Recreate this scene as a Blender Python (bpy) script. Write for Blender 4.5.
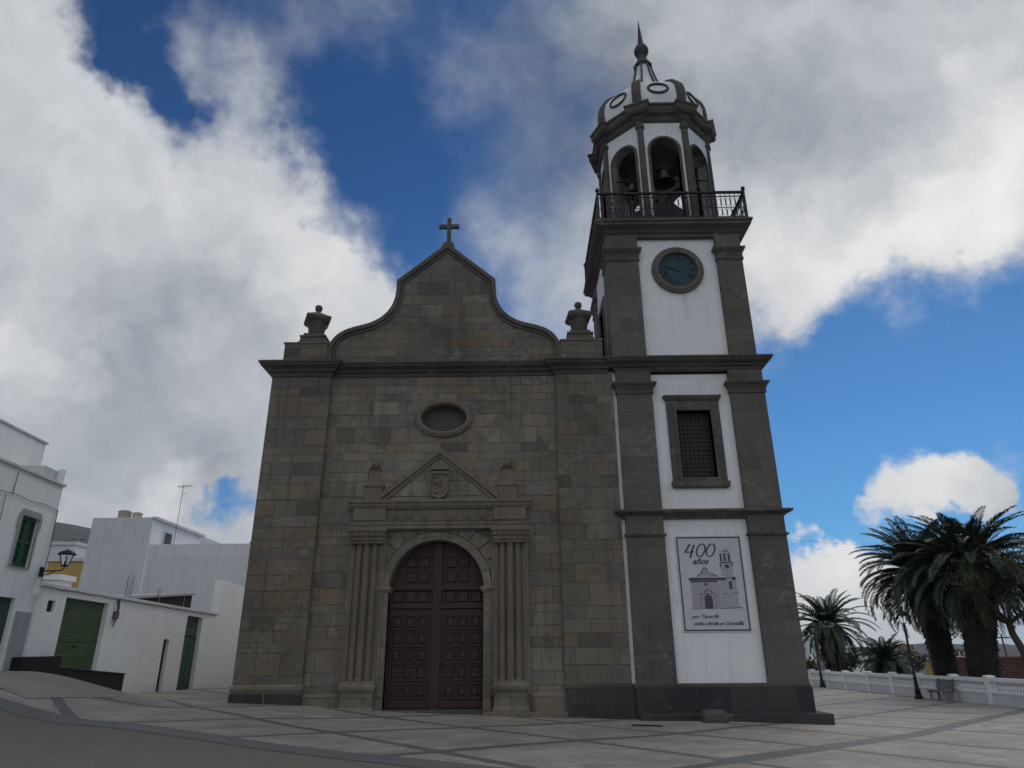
import bpy, bmesh, math, random
from mathutils import Vector, Matrix, Euler, noise as mnoise
random.seed(7)
S = bpy.context.scene
COL = S.collection
PI = math.pi
for o in list(bpy.data.objects):
    bpy.data.objects.remove(o)

# ------------------------------------------------------------------ camera
cam_d = bpy.data.cameras.new('camera'); cam = bpy.data.objects.new('camera', cam_d); COL.objects.link(cam)
S.camera = cam
FPX = 690.0
PITCH, ROLL, YAW = 0.377765849, -0.00754795755, 0.00999459208
cam_d.sensor_width = 36; cam_d.sensor_fit = 'HORIZONTAL'; cam_d.lens = FPX / 1024 * 36
cam_d.clip_start = 0.1; cam_d.clip_end = 30000
def cam_axes():
    cp, sp = math.cos(PITCH), math.sin(PITCH); cr, sr = math.cos(ROLL), math.sin(ROLL)
    r = Vector((1, 0, 0)); f = Vector((0, cp, sp)); u = Vector((0, -sp, cp))
    r2 = r * cr + u * sr; u2 = u * cr - r * sr
    Z = Matrix.Rotation(YAW, 3, 'Z')
    return Z @ r2, Z @ u2, Z @ f
CR, CU, CF = cam_axes()
cam.matrix_world = Matrix(((CR.x, CU.x, -CF.x, 0), (CR.y, CU.y, -CF.y, 0), (CR.z, CU.z, -CF.z, 1.6), (0, 0, 0, 1)))

S.view_settings.view_transform = 'Standard'
S.view_settings.look = 'None'
S.view_settings.exposure = 0.5
S.view_settings.gamma = 1.0
S.view_settings.use_curve_mapping = False

# ------------------------------------------------------------------ node helpers
class NT:
    def __init__(self, tree): self.t = tree; self.n = tree.nodes; self.l = tree.links
    def node(self, typ, **kw):
        n = self.n.new(typ)
        for k, v in kw.items(): setattr(n, k, v)
        return n
    def put(self, sock, v):
        if isinstance(v, bpy.types.NodeSocket): self.l.new(v, sock)
        elif v is not None: sock.default_value = v
    def math(self, op, a, b=None, c=None, clamp=False):
        n = self.node('ShaderNodeMath', operation=op, use_clamp=clamp)
        self.put(n.inputs[0], a)
        if b is not None: self.put(n.inputs[1], b)
        if c is not None: self.put(n.inputs[2], c)
        return n.outputs[0]
    def vmath(self, op, a, b=None, out=0):
        n = self.node('ShaderNodeVectorMath', operation=op)
        self.put(n.inputs[0], a)
        if b is not None: self.put(n.inputs[1], b)
        return n.outputs[out]
    def smooth(self, v, lo, hi, a=0.0, b=1.0):
        n = self.node('ShaderNodeMapRange', interpolation_type='SMOOTHSTEP')
        self.put(n.inputs[0], v); n.inputs[1].default_value = lo; n.inputs[2].default_value = hi
        n.inputs[3].default_value = a; n.inputs[4].default_value = b
        return n.outputs[0]
    def lin(self, v, lo, hi, a=0.0, b=1.0):
        n = self.node('ShaderNodeMapRange')
        self.put(n.inputs[0], v); n.inputs[1].default_value = lo; n.inputs[2].default_value = hi
        n.inputs[3].default_value = a; n.inputs[4].default_value = b
        return n.outputs[0]
    def noise(self, vec, scale=1.0, detail=4.0, rough=0.55, dist=0.0, out=0):
        n = self.node('ShaderNodeTexNoise')
        self.put(n.inputs['Vector'], vec); n.inputs['Scale'].default_value = scale
        n.inputs['Detail'].default_value = detail; n.inputs['Roughness'].default_value = rough
        n.inputs['Distortion'].default_value = dist
        return n.outputs[out]
    def mix(self, f, a, b, mode='MIX'):
        n = self.node('ShaderNodeMix', data_type='RGBA', blend_type=mode)
        self.put(n.inputs[0], f)
        self.put(n.inputs[6], a if not isinstance(a, tuple) else (*a, 1)[:4])
        self.put(n.inputs[7], b if not isinstance(b, tuple) else (*b, 1)[:4])
        return n.outputs[2]
    def ramp(self, f, stops, interp='LINEAR'):
        n = self.node('ShaderNodeValToRGB'); r = n.color_ramp; r.interpolation = interp
        while len(r.elements) < len(stops): r.elements.new(0.5)
        for e, (p, c) in zip(r.elements, stops): e.position = p; e.color = (*c, 1)
        self.put(n.inputs[0], f); return n.outputs[0]
    def comb(self, x, y, z):
        n = self.node('ShaderNodeCombineXYZ'); self.put(n.inputs[0], x); self.put(n.inputs[1], y); self.put(n.inputs[2], z)
        return n.outputs[0]
    def sep(self, v):
        n = self.node('ShaderNodeSeparateXYZ'); self.put(n.inputs[0], v); return n.outputs
    def scalev(self, v, s):
        return self.vmath('MULTIPLY', v, tuple(s))

# ------------------------------------------------------------------ world: Nishita sky with clouds placed by direction
SUN_EL, SUN_AZ = math.radians(46), math.radians(34)          # azimuth from +Y towards +X
SKY_STRENGTH = 0.1
world = bpy.data.worlds.new('World'); S.world = world; world.use_nodes = True
def pixdir(u, v):
    d = CR * ((u - 512) / FPX) - CU * ((v - 384) / FPX) + CF
    return d.normalized()
CLOUDS = [  # direction (photo pixel it is seen at), radius, weight
 (10,30,75,1),(-40,120,120,1),(60,150,80,.9),(60,260,120,1),(160,250,85,1),(225,200,62,.9),(236,128,40,.8),(205,55,34,.62),(190,20,26,.45),(252,70,24,.45),(285,255,66,1),(330,280,50,.9),
 (352,315,44,.8),(150,340,110,1),(290,340,60,.9),(60,400,120,1),(170,420,95,1),(250,420,60,.9),(120,480,80,.9),
 (335,12,52,.55),(300,40,30,.35),(480,58,30,.42),(505,90,36,.26),(485,150,40,.20),(515,215,45,.30),(490,255,30,.15),
 (620,30,95,.85),(720,60,120,1),(860,40,140,1),(1000,40,120,1),(575,170,60,.46),(535,280,52,.62),(560,340,60,.7),(700,230,95,1),(800,190,85,1),
 (780,270,50,.85),(800,305,22,.5),(890,175,66,1),(975,140,60,1),(1035,130,45,1),(640,330,65,.7),(865,235,36,.5),(925,220,30,.4),(985,195,26,.4),
 (892,478,25,.95),(950,496,20,1.0),(985,492,18,.8),(925,464,27,1),(962,484,30,1.2),(1000,490,18,.9),(868,488,14,.7),(1018,434,16,.7),(900,340,22,.22),(880,300,25,.22),(960,310,30,.2),
 (815,556,26,.9),(850,566,27,1),(826,596,30,.9),(872,552,20,.8),(905,604,28,.8),(950,615,40,.6),(880,622,50,.8),(1010,640,45,.6),(800,625,60,.7),
 (150,500,50,.9),(95,500,60,1),(205,530,30,.8),(225,560,50,.9), (-120,60,160,1),(-120,300,180,1),(1180,60,150,1),(1200,90,110,.7),
]
HOLES = [(122,10,58,1.5),(168,98,32,1.4),(128,66,34,1.3),(325,240,15,.75),(282,328,12,.7),(190,70,12,.3),(192,168,16,.75),(390,160,60,.5),(330,120,45,.5),(900,380,60,.5),(222,500,26,2.2),(192,512,20,1.4),(60,340,20,.2),(940,540,22,1.3),(840,512,26,1.2),(1005,530,28,1.0),(1005,320,60,.7),(1000,425,20,.2)]
BRIGHT = [(40,60,80,.03),(215,70,45,.12),(215,190,60,.10),(330,275,55,.11),(20,350,50,.13),(60,250,60,.03),(935,235,55,.16),(1010,180,60,.16),(830,265,50,.10),(520,290,50,.06),
 (720,260,70,.10),(115,445,70,-.05),(190,455,50,-.03),(200,365,45,.10),(720,40,130,-.06),(860,120,80,-.02),(560,140,90,-.10),(500,130,60,-.08),(925,462,40,.24),
 (830,560,60,.18),(900,610,60,.16),(150,500,24,.16),(120,505,30,.10),(1020,110,60,.08)]
def build_world():
    N = NT(world.node_tree); N.n.clear()
    out = N.node('ShaderNodeOutputWorld'); bg = N.node('ShaderNodeBackground'); N.l.new(bg.outputs[0], out.inputs[0])
    tc = N.node('ShaderNodeTexCoord'); D = N.vmath('NORMALIZE', tc.outputs['Generated'])
    sky = N.node('ShaderNodeTexSky'); sky.sky_type = 'NISHITA'; sky.sun_disc = False
    sky.sun_elevation = SUN_EL; sky.sun_rotation = SUN_AZ
    sky.altitude = 600; sky.air_density = 1.0; sky.dust_density = 0.3; sky.ozone_density = 2.2
    N.l.new(D, sky.inputs[0])
    z = N.sep(D)[2]
    blue = N.mix(1.0, sky.outputs[0], N.ramp(N.smooth(z, .2, .75), [(0, (.185, .42, .60)), (1, (.085, .235, .40))]), 'MULTIPLY')
    sx_, sy_, sz_ = N.sep(D)
    hz = N.smooth(sz_, .15, -.02)
    blue = N.mix(hz, blue, (4.2, 5.1, 6.1))
    # domain warp: wind-torn edges
    w1 = N.noise(D, 5.0, 5, .6, 0, 1); w2 = N.noise(D, 16.0, 4, .6, 0, 1)
    W = N.vmath('ADD', D, N.scalev(N.vmath('SUBTRACT', w1, (.5, .5, .5)), (.20, .20, .20)))
    W = N.vmath('ADD', W, N.scalev(N.vmath('SUBTRACT', w2, (.5, .5, .5)), (.09, .09, .09)))
    W = N.vmath('NORMALIZE', W)
    def field(lst, vec, start):
        acc = start
        for (u, v, r, w) in lst:
            d = pixdir(u, v); s = r / 860.0
            dot = N.vmath('DOT_PRODUCT', vec, tuple(d), out='Value')
            e = N.math('EXPONENT', N.math('MULTIPLY_ADD', dot, 1 / s**2, -1 / s**2))
            acc = N.math('MULTIPLY_ADD', e, w, acc)
        return acc
    f1 = N.noise(D, 6.0, 8, .60); f2 = N.noise(D, 2.2, 4, .55)
    dens = field(CLOUDS, W, N.math('MULTIPLY_ADD', f1, 2.3, -1.66))
    dens = field([(a, b, c, -d) for a, b, c, d in HOLES], W, dens)
    # behind the photographer and overhead: a general broken overcast
    y = N.sep(D)[1]
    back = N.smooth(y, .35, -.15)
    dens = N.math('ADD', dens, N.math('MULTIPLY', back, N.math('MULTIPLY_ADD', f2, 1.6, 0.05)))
    over = N.smooth(z, .86, .97)
    dens = N.math('ADD', dens, N.math('MULTIPLY', over, N.math('MULTIPLY_ADD', f2, 1.4, -.1)))
    soft = field([(490, 150, 110, 1), (520, 40, 80, .7), (240, 40, 70, .6), (900, 330, 90, .5), (580, 330, 60, .5), (340, 20, 60, .6), (130, 90, 110, .9), (200, 170, 70, .4), (330, 250, 60, .35)], D, .72)
    alpha = N.smooth(N.math('DIVIDE', N.math('ADD', dens, N.math('MULTIPLY_ADD', soft, .42, -.18)), soft), .0, 1.45)
    br = field(BRIGHT, W, 0.355)
    f3 = N.noise(W, 4.0, 6, .6)
    br = N.math('ADD', br, N.math('MULTIPLY_ADD', f3, .46, -.23))
    br = N.math('ADD', br, N.math('MULTIPLY_ADD', f1, .26, -.13))
    br = N.math('ADD', br, N.math('MULTIPLY', N.smooth(y, .2, -.3), .42))  # extra brightness added to the unseen clouds behind the camera, lighting the front
    br = N.math('MAXIMUM', br, .09)
    tint = N.ramp(N.lin(br, .1, .7), [(0, (.83, .94, 1.12)), (.40, (.92, .975, 1.06)), (.75, (1.0, 1.0, .995)), (1, (1.0, 1.0, .985))])
    cl = N.vmath('SCALE', tint); 
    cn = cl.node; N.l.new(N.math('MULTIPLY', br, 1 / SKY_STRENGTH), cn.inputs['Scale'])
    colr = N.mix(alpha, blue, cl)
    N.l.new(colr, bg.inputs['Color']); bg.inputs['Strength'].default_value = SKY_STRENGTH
    world.cycles.sampling_method = 'MANUAL'; world.cycles.sample_map_resolution = 512
build_world()

# ------------------------------------------------------------------ sun: veiled by cloud, behind the church to the right
sd = bpy.data.lights.new('sun', 'SUN'); sd.energy = 0.6; sd.angle = math.radians(30); sd.color = (1, .95, .88)
sun = bpy.data.objects.new('sun', sd); COL.objects.link(sun)
sv = Vector((math.sin(SUN_AZ) * math.cos(SUN_EL), math.cos(SUN_AZ) * math.cos(SUN_EL), math.sin(SUN_EL)))
sun.rotation_euler = sv.to_track_quat('Z', 'Y').to_euler(); sun.location = sv * 200

# ------------------------------------------------------------------ materials
MATS = {}
def newmat(name):
    m = bpy.data.materials.new(name); m.use_nodes = True
    N = NT(m.node_tree); b = N.n['Principled BSDF']; tc = N.node('ShaderNodeTexCoord')
    MATS[name] = m
    return m, N, b, tc.outputs['Object']
def bump(N, b, h, dist=.02, strength=.6):
    n = N.node('ShaderNodeBump'); n.inputs['Strength'].default_value = strength; n.inputs['Distance'].default_value = dist
    N.l.new(h, n.inputs['Height']); N.l.new(n.outputs[0], b.inputs['Normal'])
def plain(name, col, rough=.7, var=.25, scale=6, bmp=.004, metal=0, streak=0.0, bscale=40):
    m, N, b, P = newmat(name)
    n = N.noise(P, scale, 5, .6); n2 = N.noise(P, scale * .22, 3, .5)
    v = N.math('ADD', N.math('MULTIPLY', n, var), N.math('MULTIPLY', n2, var))
    v = N.math('ADD', v, 1 - var)
    c = N.node('ShaderNodeRGB'); c.outputs[0].default_value = (*col, 1)
    s = N.node('ShaderNodeVectorMath', operation='SCALE'); N.l.new(c.outputs[0], s.inputs[0]); N.l.new(v, s.inputs['Scale'])
    res = s.outputs[0]
    if streak:
        st = N.noise(N.scalev(P, (3.0, 3.0, .22)), 1.6, 5, .65)
        f = N.smooth(st, .47, .78)
        res = N.mix(N.math('MULTIPLY', f, streak), res, (col[0] * .52, col[1] * .50, col[2] * .45))
    N.l.new(res, b.inputs['Base Color']); b.inputs['Roughness'].default_value = rough; b.inputs['Metallic'].default_value = metal
    if bmp: bump(N, b, N.noise(P, bscale, 5, .6), bmp, .8)
    return m
def ashlar(name, stops, bw=.98, rh=.43, mort=(.10, .095, .085), msize=.010, low=.68, hi=1.12, bdist=.02, offs=(0, 0), blotch=.5, seed=0):
    m, N, b, P = newmat(name)
    x, y, z = N.sep(P)
    wob = N.noise(P, .8, 2, .5)
    uu = N.math('ADD', N.math('ADD', x, y), offs[0]); vv = N.math('ADD', z, offs[1])
    vv = N.math('ADD', vv, N.math('ADD', N.math('MULTIPLY', N.math('SINE', N.math('MULTIPLY', vv, 2.3)), .13), N.math('MULTIPLY', N.math('SINE', N.math('MULTIPLY', vv, 5.9)), .055)))
    V = N.comb(uu, N.math('ADD', vv, N.math('MULTIPLY_ADD', wob, .03, -.015)), 0)
    def brick(w, h, o, f, sq, sf):
        br = N.node('ShaderNodeTexBrick'); br.offset = o; br.offset_frequency = f; br.squash = sq; br.squash_frequency = sf
        N.l.new(V, br.inputs['Vector']); br.inputs['Scale'].default_value = 1
        br.inputs['Brick Width'].default_value = w; br.inputs['Row Height'].default_value = h
        br.inputs['Mortar Size'].default_value = msize * 1.15; br.inputs['Mortar Smooth'].default_value = .8; br.inputs['Bias'].default_value = 0
        br.inputs['Color1'].default_value = (0, 0, 0, 1); br.inputs['Color2'].default_value = (1, 1, 1, 1); br.inputs['Mortar'].default_value = (.5, .5, .5, 1)
        return br
    br = brick(bw, rh, .42, 2, .68, 3)
    # per stone colour, plus a finer mottling inside each stone
    rnd = N.sep(br.outputs['Color'])[0]
    mot = N.noise(P, 3.2, 6, .65); fine = N.noise(P, 26, 4, .6)
    k = N.math('ADD', rnd, N.math('MULTIPLY_ADD', mot, .34, -.17), clamp=True)
    col = N.ramp(k, stops)
    bl = N.noise(P, 1.4, 5, .62)
    col = N.mix(N.math('MULTIPLY', N.smooth(bl, .54, .68), .5), col, (.075, .07, .062))
    big = N.noise(N.scalev(P, (1, 1, .6)), .33, 4, .6)
    g = N.math('MULTIPLY', N.lin(big, .3, .7, low, hi), N.lin(fine, .25, .75, .66, 1.30))
    sc = N.node('ShaderNodeVectorMath', operation='SCALE'); N.l.new(col, sc.inputs[0]); N.l.new(g, sc.inputs['Scale'])
    res = sc.outputs[0]
    lich = N.noise(P, 5.5, 6, .7); lich2 = N.noise(P, .7, 3, .5)
    res = N.mix(N.math('MULTIPLY', N.smooth(N.math('ADD', N.math('MULTIPLY', lich, .6), N.math('MULTIPLY', lich2, .4)), .54, .64), .45), res, (.26, .245, .20))
    # rain streaks and lichen
    st = N.noise(N.scalev(P, (2.2, 2.2, .16)), 1.5, 5, .65)
    res = N.mix(N.math('MULTIPLY', N.smooth(st, .50, .74), blotch), res, (.055, .052, .046))
    # pale repointing only here and there
    mn = N.noise(P, .9, 3, .6)
    mc = N.mix(N.smooth(N.math('ADD', N.math('MULTIPLY', mn, .6), N.math('MULTIPLY', N.noise(P, 3.1, 2, .5), .4)), .52, .60), tuple(mort), (.26, .245, .21))
    res = N.mix(N.math('MULTIPLY', br.outputs['Fac'], .8), res, mc)
    N.l.new(res, b.inputs['Base Color']); b.inputs['Roughness'].default_value = .88
    h = N.math('SUBTRACT', N.math('MULTIPLY_ADD', mot, .35, N.math('MULTIPLY', fine, .22)), br.outputs['Fac'])
    h = N.math('ADD', h, N.math('MULTIPLY', rnd, .25))
    bump(N, b, h, bdist * 1.6, .9)
    return m
WARM = [(p, (.018 + c[0] * .96, .015 + c[1] * .885, .010 + c[2] * .80)) for p, c in [(0, (.115, .108, .094)), (.18, (.20, .185, .155)), (.36, (.165, .165, .155)), (.52, (.245, .225, .185)), (.66, (.21, .165, .118)), (.80, (.215, .21, .19)), (.92, (.15, .145, .14)), (1, (.29, .265, .22))]]
GREY = [(p, (c[0] * .80, c[1] * .765, c[2] * .71)) for p, c in [(0, (.125, .118, .108)), (.3, (.155, .147, .135)), (.6, (.135, .13, .122)), (.85, (.18, .168, .15)), (1, (.145, .135, .128))]]
ashlar('facade_stone', WARM)
ashlar('pilaster_stone', [(p, tuple(v * .84 for v in c)) for p, c in WARM], bw=1.15, offs=(.37, .11), blotch=.55)
ashlar('right_pilaster_stone', [(p, tuple(v * .86 for v in c)) for p, c in WARM], bw=1.05, rh=.52, offs=(.13, .29))
ashlar('gable_stone', [(p, tuple(v * .78 for v in c)) for p, c in WARM], bw=1.25, rh=.40, offs=(.6, .2), blotch=.6)
ashlar('portal_stone', [(p, (c[0] * .5 + .10, c[1] * .5 + .085, c[2] * .5 + .064)) for p, c in WARM], bw=1.6, rh=.62, msize=.006, offs=(.21, .05), blotch=.45)
ashlar('trim_stone', [(p, tuple(v * .80 for v in c)) for p, c in GREY], bw=1.3, rh=1.1, msize=.006, blotch=.6, offs=(.2, .4))
ashlar('tower_stone', GREY, bw=1.45, rh=.55, msize=.0025, blotch=.4, offs=(.5, .1), low=.8)
ashlar('plinth_stone', [(0, (.033, .033, .035)), (.5, (.044, .043, .044)), (1, (.056, .054, .053))], bw=1.5, rh=1.2, msize=.008, blotch=.2, mort=(.07, .07, .07))
ashlar('plinth_block', [(0, (.036, .034, .032)), (.5, (.05, .047, .044)), (1, (.066, .061, .055))], bw=1.0, rh=.42, msize=.009, mort=(.10, .095, .085), blotch=.3, offs=(.3, .06))
plain('ornament_stone', (.17, .142, .105), .9, .6, 4, .035, bscale=12, streak=.6)
plain('dark_ornament_stone', (.06, .057, .055), .9, .4, 4, .012, bscale=25, streak=.4)
plain('coping_stone', (.10, .089, .074), .9, .5, 3, .02, bscale=14, streak=.5)
plain('white_render', (.80, .80, .79), .85, .13, 2.2, .008, streak=.26)
plain('house_white', (.82, .82, .80), .88, .14, 1.8, .006, streak=.28)
plain('house_grey', (.58, .58, .58), .9, .14, 1.2, .006, streak=.24)
plain('pale_grey', (.62, .62, .62), .9, .12, 1.2, .004, streak=.25)
plain('dado_grey', (.34, .34, .35), .9, .25, 3, .005, streak=.3)
plain('dark_base', (.009, .009, .010), .85, .4, 3, .006)
plain('door_wood', (.046, .019, .0155), .62, .6, 3.5, .004, streak=.45, bscale=30)
plain('dark_wood', (.036, .024, .017), .6, .4, 6, .003)
plain('green_paint', (.015, .062, .035), .5, .3, 3, .003)
plain('iron', (.016, .016, .018), .5, .3, 8, .002, metal=.4)
plain('black_hole', (.01, .01, .011), .95, .2, 3, 0)
plain('clock_teal', (.017, .062, .078), .75, .35, 3, 0)
plain('clock_mark', (.004, .007, .014), .5, .1, 3, 0)
plain('bronze', (.045, .055, .045), .45, .4, 4, .004, metal=.7)
plain('banner_sheet', (.54, .53, .545), .7, .10, 1.4, .05, bscale=2)
plain('banner_ink', (.06, .058, .09), .7, .1, 4, 0)
plain('banner_mauve', (.37, .345, .375), .7, .35, 2.5, 0)
plain('banner_pale', (.38, .37, .39), .7, .2, 2.5, 0)
plain('block_stone', (.085, .08, .072), .95, .5, 6, .03, bscale=12)
plain('rusty_pale', (.24, .225, .19), .9, .3, 3, .006)
plain('ochre', (.50, .34, .11), .9, .2, 1, .004, streak=.2)
plain('tile_roof', (.19, .075, .042), .9, .4, 2, .03)
plain('cable_black', (.09, .09, .092), .7, .1, 3, 0)
plain('trunk_bark', (.034, .027, .021), .95, .6, 3, .05, bscale=9)
plain('dead_frond', (.085, .06, .035), .95, .6, 3, .02)
plain('tree_bark', (.085, .07, .056), .95, .5, 5, .02, bscale=14)
plain('bench_wood', (.16, .155, .15), .8, .4, 5, .004)
plain('concrete', (.36, .35, .33), .9, .3, 3, .006, streak=.3)
plain('tank_beige', (.40, .36, .28), .8, .3, 3, .003)
def glassy(name, col, rough=.12):
    m, N, b, P = newmat(name); b.inputs['Base Color'].default_value = (*col, 1); b.inputs['Roughness'].default_value = rough
    b.inputs['IOR'].default_value = 1.5
    bump(N, b, N.noise(P, 2.5, 2, .5), .01, .3)
def stain(name):
    nt = MATS[name].node_tree; N = NT(nt); b = nt.nodes['Principled BSDF']; src = b.inputs['Base Color'].links[0].from_socket
    P = N.node('ShaderNodeTexCoord').outputs['Object']; x, y, z = N.sep(P)
    w = N.noise(N.scalev(P, (5, 1, .6)), 1.5, 4, .6)
    m = N.math('MULTIPLY', N.smooth(N.math('ABSOLUTE', N.math('SUBTRACT', x, N.math('MULTIPLY_ADD', w, .25, 6.42))), .16, .0), N.math('MULTIPLY', N.smooth(z, 13.1, 14.6), N.smooth(z, 15.2, 15.0)))
    pt = N.smooth(N.noise(P, .9, 5, .6), .56, .62)
    c = N.mix(N.math('MULTIPLY', pt, .22), src, (.60, .595, .56))
    dr = N.math('MULTIPLY', N.smooth(N.noise(N.scalev(P, (7, 7, .5)), 1.3, 3, .5), .60, .72), N.smooth(N.noise(P, .5, 2, .5), .50, .60))
    c = N.mix(N.math('MULTIPLY', dr, .35), c, (.42, .41, .37))
    c = N.mix(N.math('MULTIPLY', m, .42), c, (.42, .37, .29))
    N.l.new(c, b.inputs['Base Color'])
stain('white_render'); stain('house_white')
glassy('dark_glass', (.075, .066, .06), .7); glassy('lamp_glass', (.9, .92, .92), .06)
MATS['lamp_glass'].node_tree.nodes['Principled BSDF'].inputs['Transmission Weight'].default_value = .9; MATS['lamp_glass'].node_tree.nodes['Principled BSDF'].inputs['IOR'].default_value = 1.02
def foliage(name, a, c, rough=.55):
    m, N, b, P = newmat(name)
    n = N.noise(P, 1.3, 3, .5); n2 = N.noise(P, 11, 2, .5)
    col = N.mix(N.smooth(N.math('ADD', N.math('MULTIPLY', n, .6), N.math('MULTIPLY', n2, .4)), .3, .7), tuple(a), tuple(c))
    N.l.new(col, b.inputs['Base Color']); b.inputs['Roughness'].default_value = rough
foliage('palm_leaf', (.018, .034, .017), (.055, .078, .034), .5)
foliage('palm_leaf_pale', (.035, .06, .028), (.10, .125, .055), .45)
foliage('tree_leaf', (.035, .042, .018), (.085, .085, .04))
foliage('bush_leaf', (.015, .026, .012), (.04, .058, .026))
# brick wall
ashlar('red_brick', [(0, (.075, .035, .025)), (.5, (.10, .045, .032)), (1, (.12, .058, .04))], bw=.5, rh=.22, msize=.015, mort=(.16, .12, .10), blotch=.25)
# garage door with horizontal ribs, faded patchily
m, N, b, P = newmat('garage_green')
x, y, z = N.sep(P)
rib = N.math('SINE', N.math('MULTIPLY', z, 62))
n = N.noise(N.scalev(P, (1, .6, 2.2)), 1.1, 4, .6)
col = N.mix(N.smooth(n, .36, .62), (.016, .055, .016), (.055, .088, .018))
N.l.new(col, b.inputs['Base Color']); b.inputs['Roughness'].default_value = .5; bump(N, b, rib, .003, .5)
# plaza paving: pale slabs, dark diagonal strips; the strips lie in the ground, in world metres
m, N, b, P = newmat('plaza_paving')
x, y, z = N.sep(P); r2 = 1 / math.sqrt(2)
u = N.math('MULTIPLY', N.math('ADD', x, y), r2); v = N.math('MULTIPLY', N.math('SUBTRACT', x, y), r2)
def strip(c, start, pitch, half):
    t = N.math('ABSOLUTE', N.math('SUBTRACT', N.math('FLOORED_MODULO', N.math('ADD', c, pitch / 2 - start), pitch), pitch / 2))
    return N.smooth(t, half + .012, half - .012)
su = strip(u, 8.72, 3.83, .155); sv2 = strip(v, -7.2, 3.65, .155)
wide = N.math('MULTIPLY', N.smooth(N.math('ABSOLUTE', N.math('ADD', v, 7.25)), .29, .26), N.smooth(u, 12.2, 12.25))
dark = N.math('MAXIMUM', N.math('MAXIMUM', su, sv2), wide)
def slab(vec, w, h, ms, off=.5):
    br = N.node('ShaderNodeTexBrick'); br.offset = off; N.l.new(vec, br.inputs['Vector']); br.inputs['Scale'].default_value = 1
    br.inputs['Brick Width'].default_value = w; br.inputs['Row Height'].default_value = h; br.inputs['Mortar Size'].default_value = ms; br.inputs['Mortar Smooth'].default_value = .2
    br.inputs['Color1'].default_value = (0, 0, 0, 1); br.inputs['Color2'].default_value = (1, 1, 1, 1); br.inputs['Bias'].default_value = 0
    return br
sl = slab(N.comb(u, v, 0), .62, .42, .006)
ran = N.sep(sl.outputs['Color'])[0]
base = N.ramp(ran, [(0, (.285, .262, .221)), (.5, (.335, .309, .26)), (1, (.37, .342, .288))])
red = N.noise(P, .16, 3, .5)
base = N.mix(N.math('MULTIPLY', N.smooth(red, .52, .7), .35), base, (.27, .21, .175))
dk = N.mix(N.noise(P, 3, 4, .6), (.105, .103, .098), (.160, .156, .146))
colr = N.mix(N.math('MULTIPLY', sl.outputs['Fac'], .55), base, (.15, .145, .135))
colr = N.mix(dark, colr, dk)
dirt = N.noise(P, .55, 6, .65); d2 = N.noise(P, 7, 5, .65)
gum = N.smooth(N.noise(P, 4.3, 1, .3), .70, .72)
dd = N.math('MULTIPLY', N.math('MULTIPLY', N.lin(dirt, .25, .75, .66, 1.18), N.lin(d2, .2, .8, .80, 1.18)), N.math('MULTIPLY_ADD', gum, -.35, 1.0))
sc = N.node('ShaderNodeVectorMath', operation='SCALE'); N.l.new(colr, sc.inputs[0]); N.l.new(dd, sc.inputs['Scale'])
N.l.new(sc.outputs[0], b.inputs['Base Color']); b.inputs['Roughness'].default_value = .72
N.l.new(N.lin(d2, .2, .8, .6, .85), b.inputs['Roughness'])
bump(N, b, N.math('SUBTRACT', N.math('MULTIPLY', d2, .5), sl.outputs['Fac']), .006, .6)
# road: small brown setts, worn
m, N, b, P = newmat('road_setts')
x, y, z = N.sep(P)
sl = slab(N.comb(N.math('MULTIPLY_ADD', y, .35, x), N.math('MULTIPLY_ADD', x, -.35, y), 0), .24, .12, .008)
ran = N.sep(sl.outputs['Color'])[0]; big = N.noise(P, .5, 5, .6); fine = N.noise(P, 9, 5, .65)
col = N.ramp(N.math('ADD', N.math('MULTIPLY', ran, .5), N.math('MULTIPLY', big, .55)), [(.1, (.135, .117, .093)), (.45, (.185, .16, .126)), (.7, (.165, .145, .116)), (1, (.22, .194, .156))])
col = N.mix(N.math('MULTIPLY', sl.outputs['Fac'], .6), col, (.09, .082, .07))
sc = N.node('ShaderNodeVectorMath', operation='SCALE'); N.l.new(col, sc.inputs[0]); N.l.new(N.lin(fine, .2, .8, .75, 1.2), sc.inputs['Scale'])
N.l.new(sc.outputs[0], b.inputs['Base Color']); b.inputs['Roughness'].default_value = .85
bump(N, b, N.math('SUBTRACT', N.math('MULTIPLY', fine, .5), sl.outputs['Fac']), .01, .7)
plain('street_paving', (.285, .263, .226), .85, .5, 1.6, .01)
plain('band_stone', (.13, .127, .118), .75, .35, 2.5, .005)
# terrain: dry slopes, fields, scrub
m, N, b, P = newmat('terrain_scrub')
n1 = N.noise(P, .006, 6, .6); n2 = N.noise(P, .05, 6, .65); n3 = N.noise(P, .9, 5, .6)
col = N.ramp(n1, [(.3, (.022, .026, .020)), (.45, (.058, .050, .036)), (.58, (.03, .033, .024)), (.72, (.095, .078, .056))])
col = N.mix(N.smooth(n2, .48, .60), col, (.028, .036, .02))
col = N.mix(N.math('MULTIPLY', n3, .3), col, (.13, .11, .085))
N.l.new(col, b.inputs['Base Color']); b.inputs['Roughness'].default_value = .95
M = MATS

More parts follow.
